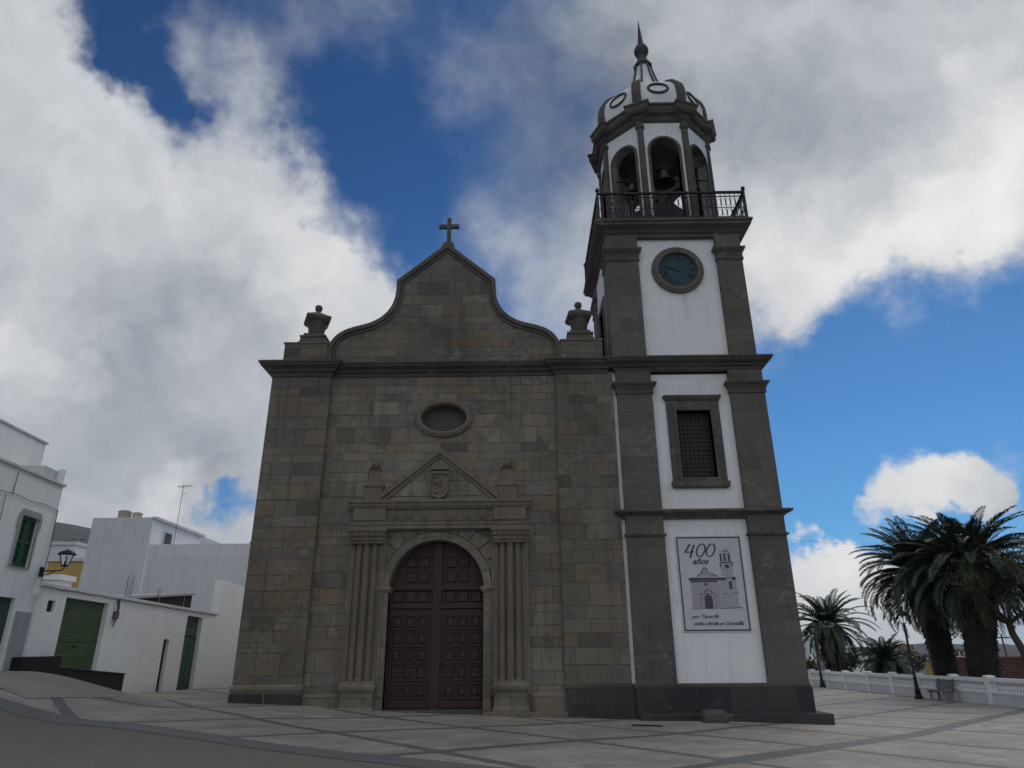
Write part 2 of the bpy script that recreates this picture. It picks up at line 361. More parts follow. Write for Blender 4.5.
# ------------------------------------------------------------------ mesh helpers
I4 = Matrix.Identity(4)
class MB:
    def __init__(self): self.v = []; self.f = []; self.xf = None
    def add(self, vs, fs):
        o = len(self.v)
        self.v += [tuple(self.xf @ Vector(p)) if self.xf is not None else tuple(p) for p in vs]
        self.f += [tuple(i + o for i in f) for f in fs]
        return self
    def box(self, x0, x1, y0, y1, z0, z1):
        vs = [(x0, y0, z0), (x1, y0, z0), (x1, y1, z0), (x0, y1, z0), (x0, y0, z1), (x1, y0, z1), (x1, y1, z1), (x0, y1, z1)]
        return self.add(vs, [(0, 3, 2, 1), (4, 5, 6, 7), (0, 1, 5, 4), (1, 2, 6, 5), (2, 3, 7, 6), (3, 0, 4, 7)])
    def rings(self, rings, cap=True, closed=True):
        vs = [p for r in rings for p in r]; n = len(rings[0]); fs = []
        for i in range(len(rings) - 1):
            for j in range(n if closed else n - 1):
                k = (j + 1) % n
                fs.append((i * n + j, i * n + k, (i + 1) * n + k, (i + 1) * n + j))
        if cap:
            fs.append(tuple(reversed(range(n)))); fs.append(tuple((len(rings) - 1) * n + j for j in range(n)))
        return self.add(vs, fs)
    def loft(self, x0, x1, y0, y1, prof):          # rectangle pushed out by each (out, z)
        return self.rings([[(x0 - o, y0 - o, z), (x1 + o, y0 - o, z), (x1 + o, y1 + o, z), (x0 - o, y1 + o, z)] for o, z in prof])
    def lathe(self, cx, cy, prof, n=20, ph=0.0):
        return self.rings([[(cx + r * math.cos(ph + 2 * PI * j / n), cy + r * math.sin(ph + 2 * PI * j / n), z) for j in range(n)] for r, z in prof])
    def prism(self, pts, y0, y1):                  # outline in (x, z), simple polygon, front y0
        n = len(pts)
        vs = [(x, y0, z) for x, z in pts] + [(x, y1, z) for x, z in pts]
        fs = [tuple(range(n)), tuple(reversed(range(n, 2 * n)))] + [(i, i + n, (i + 1) % n + n, (i + 1) % n) for i in range(n)]
        return self.add(vs, fs)
    def frame(self, a, c, y0, y1):                 # ring between outlines a and c (same count)
        n = len(a); vs = [(x, y0, z) for x, z in a] + [(x, y0, z) for x, z in c] + [(x, y1, z) for x, z in a] + [(x, y1, z) for x, z in c]; fs = []
        for i in range(n):
            k = (i + 1) % n
            fs += [(i, k, n + k, n + i), (2 * n + i, 3 * n + i, 3 * n + k, 2 * n + k), (i, 2 * n + i, 2 * n + k, k), (n + i, n + k, 3 * n + k, 3 * n + i)]
        return self.add(vs, fs)
    def band(self, a, c, y0, y1):                  # open strip between polylines a and c
        n = len(a); vs = [(x, y0, z) for x, z in a] + [(x, y0, z) for x, z in c] + [(x, y1, z) for x, z in a] + [(x, y1, z) for x, z in c]; fs = []
        for i in range(n - 1):
            k = i + 1
            fs += [(i, k, n + k, n + i), (2 * n + i, 3 * n + i, 3 * n + k, 2 * n + k), (i, 2 * n + i, 2 * n + k, k), (n + i, n + k, 3 * n + k, 3 * n + i)]
        fs += [(0, n, 3 * n, 2 * n), (n - 1, 3 * n - 1, 4 * n - 1, 2 * n - 1)]
        return self.add(vs, fs)
    def holed(self, outer, holes, y0, y1):
        bm = bmesh.new(); es = []
        for loop in [outer] + holes:
            vv = [bm.verts.new((x, y0, z)) for x, z in loop]
            es += [bm.edges.new((vv[i], vv[(i + 1) % len(vv)])) for i in range(len(vv))]
        bmesh.ops.triangle_fill(bm, use_beauty=True, use_dissolve=False, edges=es, normal=(0, -1, 0))
        bm.verts.index_update()
        vs = [tuple(v.co) for v in bm.verts]; fs = [tuple(v.index for v in f.verts) for f in bm.faces]; bm.free()
        n = len(vs)
        allv = vs + [(x, y1, z) for x, y, z in vs]
        allf = fs + [tuple(n + i for i in reversed(f)) for f in fs]
        o = 0
        for loop in [outer] + holes:
            L = len(loop)
            allf += [(o + i, o + (i + 1) % L, n + o + (i + 1) % L, n + o + i) for i in range(L)]
            o += L
        return self.add(allv, allf)
    def tube(self, pts, r, n=6, cap=True):
        pts = [Vector(p) for p in pts]; rs = r if isinstance(r, (list, tuple)) else [r] * len(pts); R = []
        for i, p in enumerate(pts):
            d = (pts[min(i + 1, len(pts) - 1)] - pts[max(i - 1, 0)])
            d = d.normalized() if d.length > 1e-9 else Vector((0, 0, 1))
            a = d.cross(Vector((0, 0, 1)) if abs(d.z) < .9 else Vector((0, 1, 0))).normalized(); c = d.cross(a)
            R.append([tuple(p + (a * math.cos(2 * PI * j / n) + c * math.sin(2 * PI * j / n)) * rs[i]) for j in range(n)])
        return self.rings(R, cap)
    def build(self, name, mat, parent=None, frame=None, bevel=0.0, smooth=False, fixn=True):
        me = bpy.data.meshes.new(name); me.from_pydata(self.v, [], self.f); me.update()
        if fixn:
            bm = bmesh.new(); bm.from_mesh(me); bmesh.ops.recalc_face_normals(bm, faces=bm.faces[:]); bm.to_mesh(me); bm.free()
        me.materials.append(M[mat] if isinstance(mat, str) else mat)
        o = bpy.data.objects.new(name, me); COL.objects.link(o)
        F = frame if frame is not None else I4
        if parent is not None:
            o.parent = parent
            o.matrix_parent_inverse = world_of(parent).inverted(); o.matrix_basis = F
        else: o.matrix_world = F
        if bevel:
            bv = o.modifiers.new('bevel', 'BEVEL'); bv.width = bevel; bv.segments = 2; bv.limit_method = 'ANGLE'; bv.angle_limit = math.radians(35)
        if smooth:
            me.polygons.foreach_set('use_smooth', [True] * len(me.polygons)); me.update()
            if smooth != 'all':
                es = o.modifiers.new('split', 'EDGE_SPLIT'); es.split_angle = math.radians(smooth if smooth is not True else 40)
        return o
def world_of(o):
    m = o.matrix_basis.copy()
    if o.parent is not None: m = world_of(o.parent) @ o.matrix_parent_inverse @ m
    return m
def tag(o, label=None, cat=None, group=None, kind=None):
    if label: o['label'] = label
    if cat: o['category'] = cat
    if group: o['group'] = group
    if kind: o['kind'] = kind
    return o
def empty(name, loc, label, cat, group=None, rz=0):
    o = bpy.data.objects.new(name, None); COL.objects.link(o); o.location = loc; o.rotation_euler = (0, 0, rz)
    o.empty_display_size = .3
    return tag(o, label, cat, group)
def dup(root, loc, rz=0, scale=1.0, label=None):
    def rec(o, par):
        c = o.copy(); COL.objects.link(c)
        if par is not None: c.parent = par
        for ch in o.children: rec(ch, c)
        return c
    r = rec(root, None); r.location = loc; r.rotation_euler = (0, 0, rz); r.scale = (scale,) * 3
    if label: r['label'] = label
    return r
def text(body, size, shear=0.0, spacing=1.0, bold=0.0):
    cu = bpy.data.curves.new('lettering', 'FONT'); cu.body = body; cu.size = size; cu.shear = shear; cu.space_character = spacing
    cu.align_x = 'CENTER'; cu.align_y = 'CENTER'; cu.offset = bold; cu.resolution_u = 3
    t = bpy.data.objects.new('lettering', cu); COL.objects.link(t)
    dg = bpy.context.evaluated_depsgraph_get(); dg.update()
    me = t.evaluated_get(dg).to_mesh()
    vs = [tuple(v.co) for v in me.vertices]; fs = [tuple(p.vertices) for p in me.polygons]
    t.evaluated_get(dg).to_mesh_clear(); bpy.data.objects.remove(t); bpy.data.curves.remove(cu)
    return vs, fs
def put_text(mb, body, x, y, z, size, shear=0, bold=0.0, rot=0.0, spacing=1.0):
    vs, fs = text(body, size, shear, spacing, bold); c, s = math.cos(rot), math.sin(rot)
    mb.add([(x + a * c - b_ * s, y, z + a * s + b_ * c) for a, b_, _ in vs], fs)
def arc(cx, cz, rx, rz, a0, a1, n):
    return [(cx + rx * math.cos(a0 + (a1 - a0) * i / n), cz + rz * math.sin(a0 + (a1 - a0) * i / n)) for i in range(n + 1)]
def ell(cx, cz, rx, rz, n=40):
    return arc(cx, cz, rx, rz, 0, 2 * PI, n)[:-1]

# ------------------------------------------------------------------ ground
def sm(t): t = min(1, max(0, t)); return t * t * (3 - 2 * t)
def g(x, y):
    z = -0.037 * max(min(x, 10.5), -14)
    if y > 24: z -= 0.006 * (min(y, 70) - 24)
    z -= .085 * sm((x + 7.4) / 2.6) * (1 - sm((x - 2.5) / 4)) * sm((y - 15) / 7)
    return z + 0.85 * sm((-x - 9.5) / 4) * sm((24.8 - y) / 4.8)
def terrain_z(x, y):
    r = math.hypot(x, y); az = math.degrees(math.atan2(x, y))
    near = g(max(-30, min(40, x)), max(-30, min(70, y))) - .25
    n = mnoise.fractal(Vector((x * .004, y * .004, .3)), 1.0, 2.1, 5)
    right = sm((az - 8) / 14) * (1 - sm((az - 120) / 40))
    out = sm((x - 24 - .09 * (y - 33)) / 14) if y > -20 else 0
    fall = -3.2 * out - 12 * sm((r - 70) / 300) * right
    hills = right * (sm((r - 450) / 900) * (21 + 9 * n) + sm((r - 1300) / 1500) * (13 + 16 * n))
    left = sm((-az - 20) / 14) * (1 - sm((-az - 100) / 30))
    mount = left * (sm((r - 150) / 1800) * (205 + 25 * n) + sm((r - 1400) / 1500) * (215 + 45 * n))
    rest = (1 - max(left, right)) * sm((r - 150) / 1500) * (25 + 30 * n)
    far = sm((r - 6000) / 2500)
    return near + fall + (hills + mount + rest) * (1 - .6 * far)
def sheet(name, xs, ys, zf, mat, lift):
    mb = MB(); n = len(xs)
    mb.add([(x, y, zf(x, y) + lift) for y in ys for x in xs], [(j * n + i, j * n + i + 1, (j + 1) * n + i + 1, (j + 1) * n + i) for j in range(len(ys) - 1) for i in range(n - 1)])
    return tag(mb.build(name, mat, smooth='all', fixn=False), kind='structure')
def frange(a, b_, st):
    n = int(round((b_ - a) / st)); return [a + (b_ - a) * i / n for i in range(n + 1)]
mb = MB(); radii = [0] + [3 * 1.075 ** i for i in range(115)]; radii = [r for r in radii if r < 11000]; na = 240
vs = []
for r in radii:
    for j in range(na):
        a = 2 * PI * j / na; x, y = r * math.sin(a), r * math.cos(a); vs.append((x, y, terrain_z(x, y)))
fs = [(i * na + j, (i + 1) * na + j, (i + 1) * na + (j + 1) % na, i * na + (j + 1) % na) for i in range(1, len(radii) - 1) for j in range(na)]
fs += [(0, na + j, na + (j + 1) % na) for j in range(na)]
mb.add(vs, fs); tag(mb.build('terrain', 'terrain_scrub', smooth='all'), kind='structure')
def wallx(y): return 20.5 + .09 * (y - 33)
ys = frange(-24, 66, .35)
mb = MB(); nx = 110
mb.add([(-13.9 - .064 * y * 0 + (wallx(y) + .1 + 13.9) * i / nx, y, g(-13.9 + (wallx(y) + .1 + 13.9) * i / nx, y)) for y in ys for i in range(nx + 1)],
       [(j * (nx + 1) + i, j * (nx + 1) + i + 1, (j + 1) * (nx + 1) + i + 1, (j + 1) * (nx + 1) + i) for j in range(len(ys) - 1) for i in range(nx)])
tag(mb.build('plaza', 'plaza_paving', smooth='all', fixn=False), kind='structure')
LOW = [(-13.6, 14.9), (-11.6, 15.6), (-10.06, 16.15), (-8.8, 15.9), (-7.27, 15.02), (-5.46, 13.82), (-4.44, 13.15), (-3.85, 12.8), (-2.77, 12.30), (-1.78, 11.85), (-.4, 11.25), (1.2, 10.4), (2.8, 9.0), (4.2, 7.0), (5.2, 4.0), (5.6, 0), (5.7, -10), (5.7, -23)]
UP = [(-13.6, 15.7), (-11.5, 16.5), (-9.95, 17.3), (-8.56, 16.75), (-6.06, 15.16), (-5.2, 14.45), (-4.15, 13.75), (-2.99, 13.2), (-1.76, 12.75), (-1.06, 12.5), (-.1, 12.0), (1.7, 11.0), (3.4, 9.4), (4.8, 7.2), (5.9, 4.1), (6.3, 0), (6.4, -10), (6.4, -23)]
def resample(P, n):
    d = [0]
    for i in range(1, len(P)): d.append(d[-1] + math.dist(P[i], P[i - 1]))
    res = []
    for k in range(n + 1):
        t = d[-1] * k / n; i = 1
        while i < len(P) - 1 and d[i] < t: i += 1
        f = (t - d[i - 1]) / (d[i] - d[i - 1]); f = min(1, max(0, f))
        res.append((P[i - 1][0] + (P[i][0] - P[i - 1][0]) * f, P[i - 1][1] + (P[i][1] - P[i - 1][1]) * f))
    return res
def smoothline(P):
    Q = resample(P, 160)
    for _ in range(14): Q = [Q[0]] + [((Q[i - 1][0] + 2 * Q[i][0] + Q[i + 1][0]) / 4, (Q[i - 1][1] + 2 * Q[i][1] + Q[i + 1][1]) / 4) for i in range(1, len(Q) - 1)] + [Q[-1]]
    return Q
LOW = smoothline(LOW); UP = smoothline(UP)
mb = MB(); K = 5; n = len(LOW)
pts = [(LOW[i][0] + (UP[i][0] - LOW[i][0]) * k / K, LOW[i][1] + (UP[i][1] - LOW[i][1]) * k / K) for i in range(n) for k in range(K + 1)]
mb.add([(x, y, g(x, y) + .018) for x, y in pts], [(i * (K + 1) + k, i * (K + 1) + k + 1, (i + 1) * (K + 1) + k + 1, (i + 1) * (K + 1) + k) for i in range(n - 1) for k in range(K)])
tag(mb.build('paving_band', 'band_stone', smooth='all'), kind='structure')
mb = MB(); K = 40
edge = [(-13.6, 14.9 - (14.9 + 23) * i / (n - 1)) for i in range(n)]
pts = [(edge[i][0] + (LOW[i][0] - edge[i][0]) * k / K, edge[i][1] + (LOW[i][1] - edge[i][1]) * k / K) for i in range(n) for k in range(K + 1)]
mb.add([(x, y, g(x, y) + .012) for x, y in pts], [(i * (K + 1) + k, i * (K + 1) + k + 1, (i + 1) * (K + 1) + k + 1, (i + 1) * (K + 1) + k) for i in range(n - 1) for k in range(K)])
tag(mb.build('road', 'road_setts', smooth='all'), kind='structure')
mb = MB(); SB = [(-11.35, 17.2), (-11.3, 18.1), (-11.15, 19.1), (-10.95, 20.5), (-11.9, 22.6), (-13.0, 24.6)]; K = 14
SB = resample(SB, 40); n = len(SB)
pts = [(-13.7 + (SB[i][0] + 13.7) * k / K, 17.2 + (24.9 - 17.2) * i / (n - 1) + (SB[i][1] - (17.2 + 7.7 * i / (n - 1))) * k / K) for i in range(n) for k in range(K + 1)]
mb.add([(x, y, g(x, y) + .012) for x, y in pts], [(i * (K + 1) + k, i * (K + 1) + k + 1, (i + 1) * (K + 1) + k + 1, (i + 1) * (K + 1) + k) for i in range(n - 1) for k in range(K)])
tag(mb.build('street', 'street_paving', smooth='all'), kind='structure')

# ------------------------------------------------------------------ church
CX = -2.83                                       # axis of the front
church = empty('church', (CX, 24, .1), 'brown stone church front with curved gable beside its white bell tower', 'church')
def part(mb, name, mat, bevel=.012, par=None, **k): return mb.build(name, mat, par or church, bevel=bevel, **k)

DR, DS = 1.59, 3.78                              # door half width, springing height
arch_in = [(CX - DR, -.6), (CX - DR, DS)] + arc(CX, DS, DR, DR, PI, 0, 28)[1:-1] + [(CX + DR, DS), (CX + DR, -.6)]
facade = part(MB().holed([(-9.0, -.8)] + [(CX - DR, -.8)] + arch_in[1:-1] + [(CX + DR, -.8)] + [(3.5, -.8), (3.5, 11.6), (-9.0, 11.6)],
                         [ell(-2.75, 9.80, .83, .52)], 24.0, 24.75), 'facade', 'facade_stone', 0)
part(MB().box(-9.05, 3.4, 24.7, 62, -1, 10.6), 'nave', 'house_white')
rf = MB(); rf.rings([[(-9.4, y, 10.6), (CX, y, 12.6), (3.7, y, 10.6)] for y in (25.6, 62.4)]); part(rf, 'roof', 'tile_roof')
part(MB().box(-9.22, -7.0, 23.82, 24.6, -.5, 11.5), 'pilaster', 'pilaster_stone')
part(MB().box(1.38, 3.49, 23.84, 24.6, -.7, 11.5), 'pilaster', 'right_pilaster_stone')
# base courses
b = part(MB().loft(-9.22, -7.0, 23.82, 24.5, [(.02, -.4), (.02, .62), (.035, .66), (.05, .70), (.05, .78), (.0, .86)]), 'plinth', 'portal_stone')
dk = MB()
for a, c in ((-9.26, -8.17), (-8.13, -6.97)): dk.box(a, c, 23.74, 23.9, -.4, .60)
part(dk, 'plinth_slab', 'plinth_stone', par=b)
jt = MB(); jt.box(-8.18, -8.12, 23.765, 23.9, -.2, .60); part(jt, 'joint', 'rusty_pale', par=b)
part(MB().box(1.40, 3.56, 23.72, 24.4, -.7, .69), 'plinth', 'plinth_block')
part(MB().box(1.36, 3.53, 23.76, 24.3, .70, .82), 'plinth_course', 'trim_stone')
for a, c in ((-7.0, -5.75), (.33, 1.40)):
    part(MB().loft(a, c, 23.93, 24.3, [(0, -.5), (0, .50), (-.03, .56)]), 'base_course', 'portal_stone')
part(MB().box(-1.22, 1.40, 23.38, 24.1, -.5, .035), 'step', 'ornament_stone', .02)
part(MB().box(CX - DR + .02, CX + DR - .02, 23.62, 24.7, -.5, .085), 'threshold', 'trim_stone', .02)
# cornice with breaks over the pilasters
def cprof(z0, z1, out):
    h = z1 - z0
    return [(0.0, z0), (.10 * out, z0 + .02 * h), (.16 * out, z0 + .16 * h), (.16 * out, z0 + .3 * h), (.34 * out, z0 + .34 * h), (.42 * out, z0 + .50 * h), (.80 * out, z0 + .66 * h), (.86 * out, z0 + .70 * h), (.86 * out, z0 + .80 * h), (.97 * out, z0 + .84 * h), (out, z0 + .93 * h), (out, z1), (out - .06, z1 + .02)]
part(MB().loft(-9.0, 3.5, 24.0, 24.9, cprof(11.44, 11.93, .42)), 'cornice', 'trim_stone', .008)
part(MB().loft(-9.22, -7.0, 23.83, 24.7, cprof(11.425, 11.965, .44)), 'cornice_break', 'trim_stone', .008)
part(MB().loft(1.38, 3.30, 23.85, 24.7, cprof(11.425, 11.965, .40)), 'cornice_break', 'trim_stone', .008)
# curved gable
half = [(4.44, 11.85), (4.44, 12.70), (4.33, 13.02), (4.12, 13.27), (3.86, 13.44), (3.50, 13.57), (3.14, 13.66), (2.82, 13.77), (2.51, 13.95), (2.26, 14.20), (2.08, 14.50), (1.98, 14.83), (1.945, 15.15), (1.94, 15.62)]
half = [half[0]] + resample(half[1:13], 26) + [half[13]]
apex = (CX, 17.30)
outl = [(CX - dx, z) for dx, z in half] + [apex] + [(CX + dx, z) for dx, z in reversed(half)]
gable = part(MB().holed(outl, [], 24.08, 25.0), 'gable', 'gable_stone', 0)
def inset(P, d):
    R = []
    for i, p in enumerate(P):
        a = Vector(P[max(i - 1, 0)]); c = Vector(P[min(i + 1, len(P) - 1)]); p = Vector(p)
        d1 = (p - a).normalized() if (p - a).length > 1e-6 else (c - p).normalized(); d2 = (c - p).normalized() if (c - p).length > 1e-6 else d1
        n1 = Vector((d1.y, -d1.x)); n2 = Vector((d2.y, -d2.x)); nn = (n1 + n2); nn = nn / max(.5, nn.length_squared / 2)
        R.append(tuple(p + nn * d))
    return R
part(MB().band(inset(outl, -.02), inset(outl, .15), 23.96, 25.1), 'coping', 'coping_stone', .015, par=gable)
part(MB().band(inset(outl, .15), inset(outl, .27), 24.03, 24.5), 'coping_moulding', 'coping_stone', .015, par=gable)
cr = MB(); cr.loft(CX - .20, CX + .20, 24.3, 24.7, [(.06, 17.1), (.06, 17.42), (0, 17.44), (0, 17.60), (-.08, 17.64)])
cr.box(CX - .085, CX + .085, 24.42, 24.58, 17.6, 18.86); cr.box(CX - .42, CX + .42, 24.425, 24.575, 18.38, 18.55)
part(cr, 'cross', 'coping_stone', .02)
def pinnacle(x0, x1, cx, lab, rot):
    pd = part(MB().loft(x0, x1, 23.95, 25.1, [(0, 11.9), (0, 12.84), (.04, 12.86), (.04, 12.93)]), 'pinnacle', 'gable_stone', .015)
    pd['label'] = lab
    k = MB(); k.loft(cx - .55, cx + .55, 24.1, 25.0, [(.02, 12.93), (.02, 13.02), (-.03, 13.04), (-.08, 13.24), (-.04, 13.26), (-.04, 13.34), (-.14, 13.36), (-.16, 13.48)])
    part(k, 'urn_base', 'coping_stone', .012, par=pd)
    u = MB(); u.lathe(cx, 24.55, [(.24, 13.46), (.30, 13.52), (.31, 13.60), (.34, 13.8), (.40, 13.96), (.40, 14.0)], 14)
    part(u, 'urn', 'coping_stone', .012, par=pd, smooth=True)
    u = MB(); u.lathe(cx, 24.55, [(.46, 13.93), (.62, 14.04), (.67, 14.12), (.67, 14.20), (.58, 14.25), (.36, 14.36), (.14, 14.48)], 4, PI / 4 + rot)
    u.lathe(cx, 24.55, [(.10, 14.42), (.10, 14.56), (.14, 14.62), (.155, 14.70), (.13, 14.79), (.05, 14.83)], 10)
    part(u, 'urn_lid', 'coping_stone', .012, par=pd)
pinnacle(-8.95, -7.30, -7.98, 'left urn pinnacle', .42); pinnacle(1.63, 3.22, 2.42, 'right urn pinnacle', .10)
# oval window
ow = part(MB().frame(ell(-2.75, 9.80, 1.05, .73, 48), ell(-2.75, 9.80, .83, .52, 48), 23.90, 24.1), 'oval_window', 'ornament_stone', .02)
part(MB().frame(ell(-2.75, 9.80, .96, .65, 48), ell(-2.75, 9.80, .87, .56, 48), 23.865, 24.0), 'frame', 'ornament_stone', .015, par=ow)
part(MB().prism(ell(-2.75, 9.80, .90, .58, 40), 24.28, 24.32), 'pane', 'dark_glass', 0, par=ow)
# portal
portal = part(MB().band([(CX - 1.86, -.3), (CX - 1.86, DS)] + arc(CX, DS, 1.86, 1.86, PI, 0, 32)[1:-1] + [(CX + 1.86, DS), (CX + 1.86, -.3)],
                        [(CX - DR, -.3), (CX - DR, DS)] + arc(CX, DS, DR, DR, PI, 0, 32)[1:-1] + [(CX + DR, DS), (CX + DR, -.3)], 23.90, 24.3), 'portal', 'portal_stone')
vou = MB()
for i in range(13):
    a0 = PI - PI * i / 13 - .008; a1 = PI - PI * (i + 1) / 13 + .008
    vou.band(arc(CX, DS + .02, 2.36, 2.28, a0, a1, 4), arc(CX, DS + .02, 1.87, 1.87, a0, a1, 4), 23.95 - .006 * (i % 2), 24.2)
part(vou, 'voussoir_arch', 'portal_stone', .008, par=portal)
for sx in (-1, 1):
    xa = CX + sx * 1.55; xb = CX + sx * 1.98
    part(MB().loft(min(xa, xb), max(xa, xb), 23.88, 24.3, [(0, DS - .14), (.03, DS - .10), (.06, DS - .03), (.06, DS + .03), (.02, DS + .05)]), 'impost', 'portal_stone', .01, par=portal)
    # the cluster of shafts on its pedestal
    c = CX + sx * 2.36 if sx < 0 else CX + 2.50
    c = -5.20 if sx < 0 else -.35
    part(MB().box(c - .62, c + .62, 23.86, 24.2, .5, 5.75), 'backing', 'portal_stone', .02, par=portal)
    ped = MB(); ped.loft(c - .52, c + .52, 23.62, 24.1, [(.06, -.3), (.06, .14), (.0, .18), (0, .60), (.03, .62), (.07, .70), (.08, .80), (.02, .84), (.0, .93)])
    part(ped, 'pedestal', 'portal_stone', .02, par=portal)
    for k, (dx, rr, yy) in enumerate(((-.47, .07, 23.87), (-.26, .095, 23.82), (.0, .115, 23.80), (.26, .095, 23.82), (.47, .07, 23.87))):
        n = 36; prof = [(rr * 1.25, .90), (rr * 1.25, .97), (rr * 1.05, 1.0), (rr, 1.04), (rr * .93, 5.16), (rr * 1.12, 5.19), (rr * 1.12, 5.24)]
        rg = [[(c + dx + r * (1 - (.05 if j % 4 in (1, 2) else 0)) * math.cos(2 * PI * j / n), yy + r * (1 - (.05 if j % 4 in (1, 2) else 0)) * math.sin(2 * PI * j / n), z) for j in range(n)] for r, z in prof]
        part(MB().rings(rg), 'column', 'ornament_stone', 0, par=portal)
    cap = MB(); cap.loft(c - .52, c + .52, 23.70, 24.1, [(.02, 5.22), (.06, 5.26), (.03, 5.29), (.05, 5.45), (.10, 5.60), (.14, 5.64), (.14, 5.72)])
    rnd = random.Random(3 + sx)
    for k in range(7):                           # worn leaf carving
        for row in range(2):
            x = c - .50 + k * 1.0 / 6; zz = 5.37 + row * .15
            cap.lathe(x, 23.665 - .03 * row, [(.0, zz - .07), (.06, zz - .045), (.075, zz), (.055, zz + .05), (.0, zz + .065)], 7, rnd.random())
    part(cap, 'capital', 'ornament_stone', .012, par=portal)
    part(MB().loft(c - .56, c + .56, 23.73, 24.1, [(0, 6.03), (0, 6.43)]), 'frieze_block', 'ornament_stone', .015, par=portal)
    # obelisk pedestal above
    ob = MB(); xx = -5.13 if sx < 0 else -.42
    ob.loft(xx - .32, xx + .32, 23.885, 24.1, [(0, 6.72), (0, 7.22), (.04, 7.25), (.04, 7.32), (-.06, 7.35), (-.12, 7.85), (-.08, 7.88), (-.18, 7.96)])
    ob.lathe(xx, 23.96, [(.05, 7.9), (.13, 7.99), (.15, 8.07), (.11, 8.16), (.03, 8.22)], 9)
    part(ob, 'obelisk', 'ornament_stone', .015, par=portal)
L_, R_ = -5.86, .30
part(MB().box(L_ + .1, R_ - .1, 23.86, 24.1, 5.70, 6.05).loft(L_, R_, 23.78, 24.1, [(0, 5.74), (0, 5.86), (.03, 5.88), (.03, 5.97), (.07, 6.02)]), 'architrave', 'portal_stone', .01, par=portal)
fz = MB(); fz.box(L_ + .06, R_ - .06, 23.82, 24.1, 6.02, 6.48)
for x in (-4.35, -3.86, -3.3, -2.35, -1.8, -1.3):
    fz.xf = Matrix.Translation((x, 23.82, 6.24)) @ Matrix.Rotation(PI / 2, 4, 'X'); fz.lathe(0, 0, [(.17, -.02), (.17, .03), (.12, .035), (.10, .015), (.05, .05), (.01, .06)], 14); fz.xf = None
part(fz, 'frieze', 'ornament_stone', .01, par=portal)
part(MB().loft(L_, R_, 23.76, 24.1, [(.0, 6.42), (.02, 6.46), (.06, 6.52), (.07, 6.60), (.11, 6.64), (.11, 6.70), (.0, 6.75)]), 'portal_cornice', 'ornament_stone', .008, par=portal)
tri = [(-4.80, 6.72), (-.80, 6.72), (CX + .02, 8.42)]
ped_ = part(MB().prism(tri, 23.93, 24.1), 'pediment', 'facade_stone', 0, par=portal)
for s in (-1, 1):
    rk = MB(); x0 = CX - .01 * s; xe = CX + s * 2.10
    rk.band([(x0, 8.66), (xe, 6.98)], [(x0, 8.44), (xe, 6.74)], 23.83, 24.1); rk.band([(x0, 8.44), (xe - s * .10, 6.80)], [(x0, 8.32), (xe - s * .26, 6.76)], 23.88, 24.1)
    part(rk, 'raking_moulding', 'ornament_stone', .012, par=portal)
sh = MB(); shp = [(-3.13, 7.72), (-3.13, 7.10), (-3.02, 6.90), (-2.83, 6.80), (-2.64, 6.90), (-2.53, 7.10), (-2.53, 7.72)]
sh.prism(shp, 23.83, 24.0); sh.frame([(CX + (x - CX) * 1.12, 7.28 + (z - 7.28) * 1.1) for x, z in shp], [(CX + (x - CX) * .92, 7.28 + (z - 7.28) * .9) for x, z in shp], 23.79, 23.95)
sh.prism([(CX + .34 * math.cos(a), 7.82 + .24 * math.sin(a)) for a in [PI * i / 10 for i in range(11)]], 23.80, 24.0)
rnd = random.Random(11)
for k in range(16):
    x = CX - .2 + .4 * rnd.random(); z = 6.98 + .7 * rnd.random(); r = .04 + .04 * rnd.random()
    sh.lathe(x, 23.83, [(0, z - r), (r * .8, z - r * .5), (r, z), (r * .8, z + r * .5), (0, z + r)], 7)
part(sh, 'coat_of_arms', 'ornament_stone', .01, par=portal)
# door: two panelled leaves, a transom rail, fixed panels in the arch
def inside(x, z, m=.08): return abs(x - CX) < DR - m and (z < DS or math.hypot(x - CX, z - DS) < DR - m)
door = part(MB().holed([(CX - DR - .05, 0.0), (CX + DR + .05, 0.0), (CX + DR + .05, DS)] + arc(CX, DS, DR + .05, DR + .05, 0, PI, 26)[1:-1] + [(CX - DR - .05, DS)], [], 24.40, 24.50), 'door', 'door_wood', 0)
cols = [-1.31, -.885, -.46]; rows = [.62, 1.16, 1.68, 2.20, 2.72]
for s, nm in ((-1, 'door_leaf'), (1, 'door_leaf')):
    lf = MB(); xa, xb = sorted((CX + s * .03, CX + s * (DR - .01)))
    lf.box(xa, xb, 24.352, 24.42, .10, 3.14)
    for c_ in cols:
        for z in rows:
            x = CX + s * abs(c_)
            lf.frame([(x - .205, z - .245), (x + .205, z - .245), (x + .205, z + .245), (x - .205, z + .245)], [(x - .155, z - .195), (x + .155, z - .195), (x + .155, z + .195), (x - .155, z + .195)], 24.305, 24.37)
            lf.rings([[(x - .145, 24.37, z - .185), (x + .145, 24.37, z - .185), (x + .145, 24.37, z + .185), (x - .145, 24.37, z + .185)], [(x - .08, 24.32, z - .12), (x + .08, 24.32, z - .12), (x + .08, 24.32, z + .12), (x - .08, 24.32, z + .12)]])
    lf.box(*sorted((CX + s * .08, CX + s * (DR - .05))), 24.325, 24.36, .12, .34)
    part(lf, nm, 'door_wood', .008, par=door)
tr = MB(); tr.box(CX - DR + .005, CX + DR - .005, 24.30, 24.42, 3.16, 3.33); tr.box(CX - DR + .005, CX + DR - .005, 24.30, 24.42, 3.76, 3.93)
tr.box(CX - .15, CX + .15, 24.285, 24.42, .08, 5.32)
part(tr, 'rail', 'door_wood', .012, par=door)
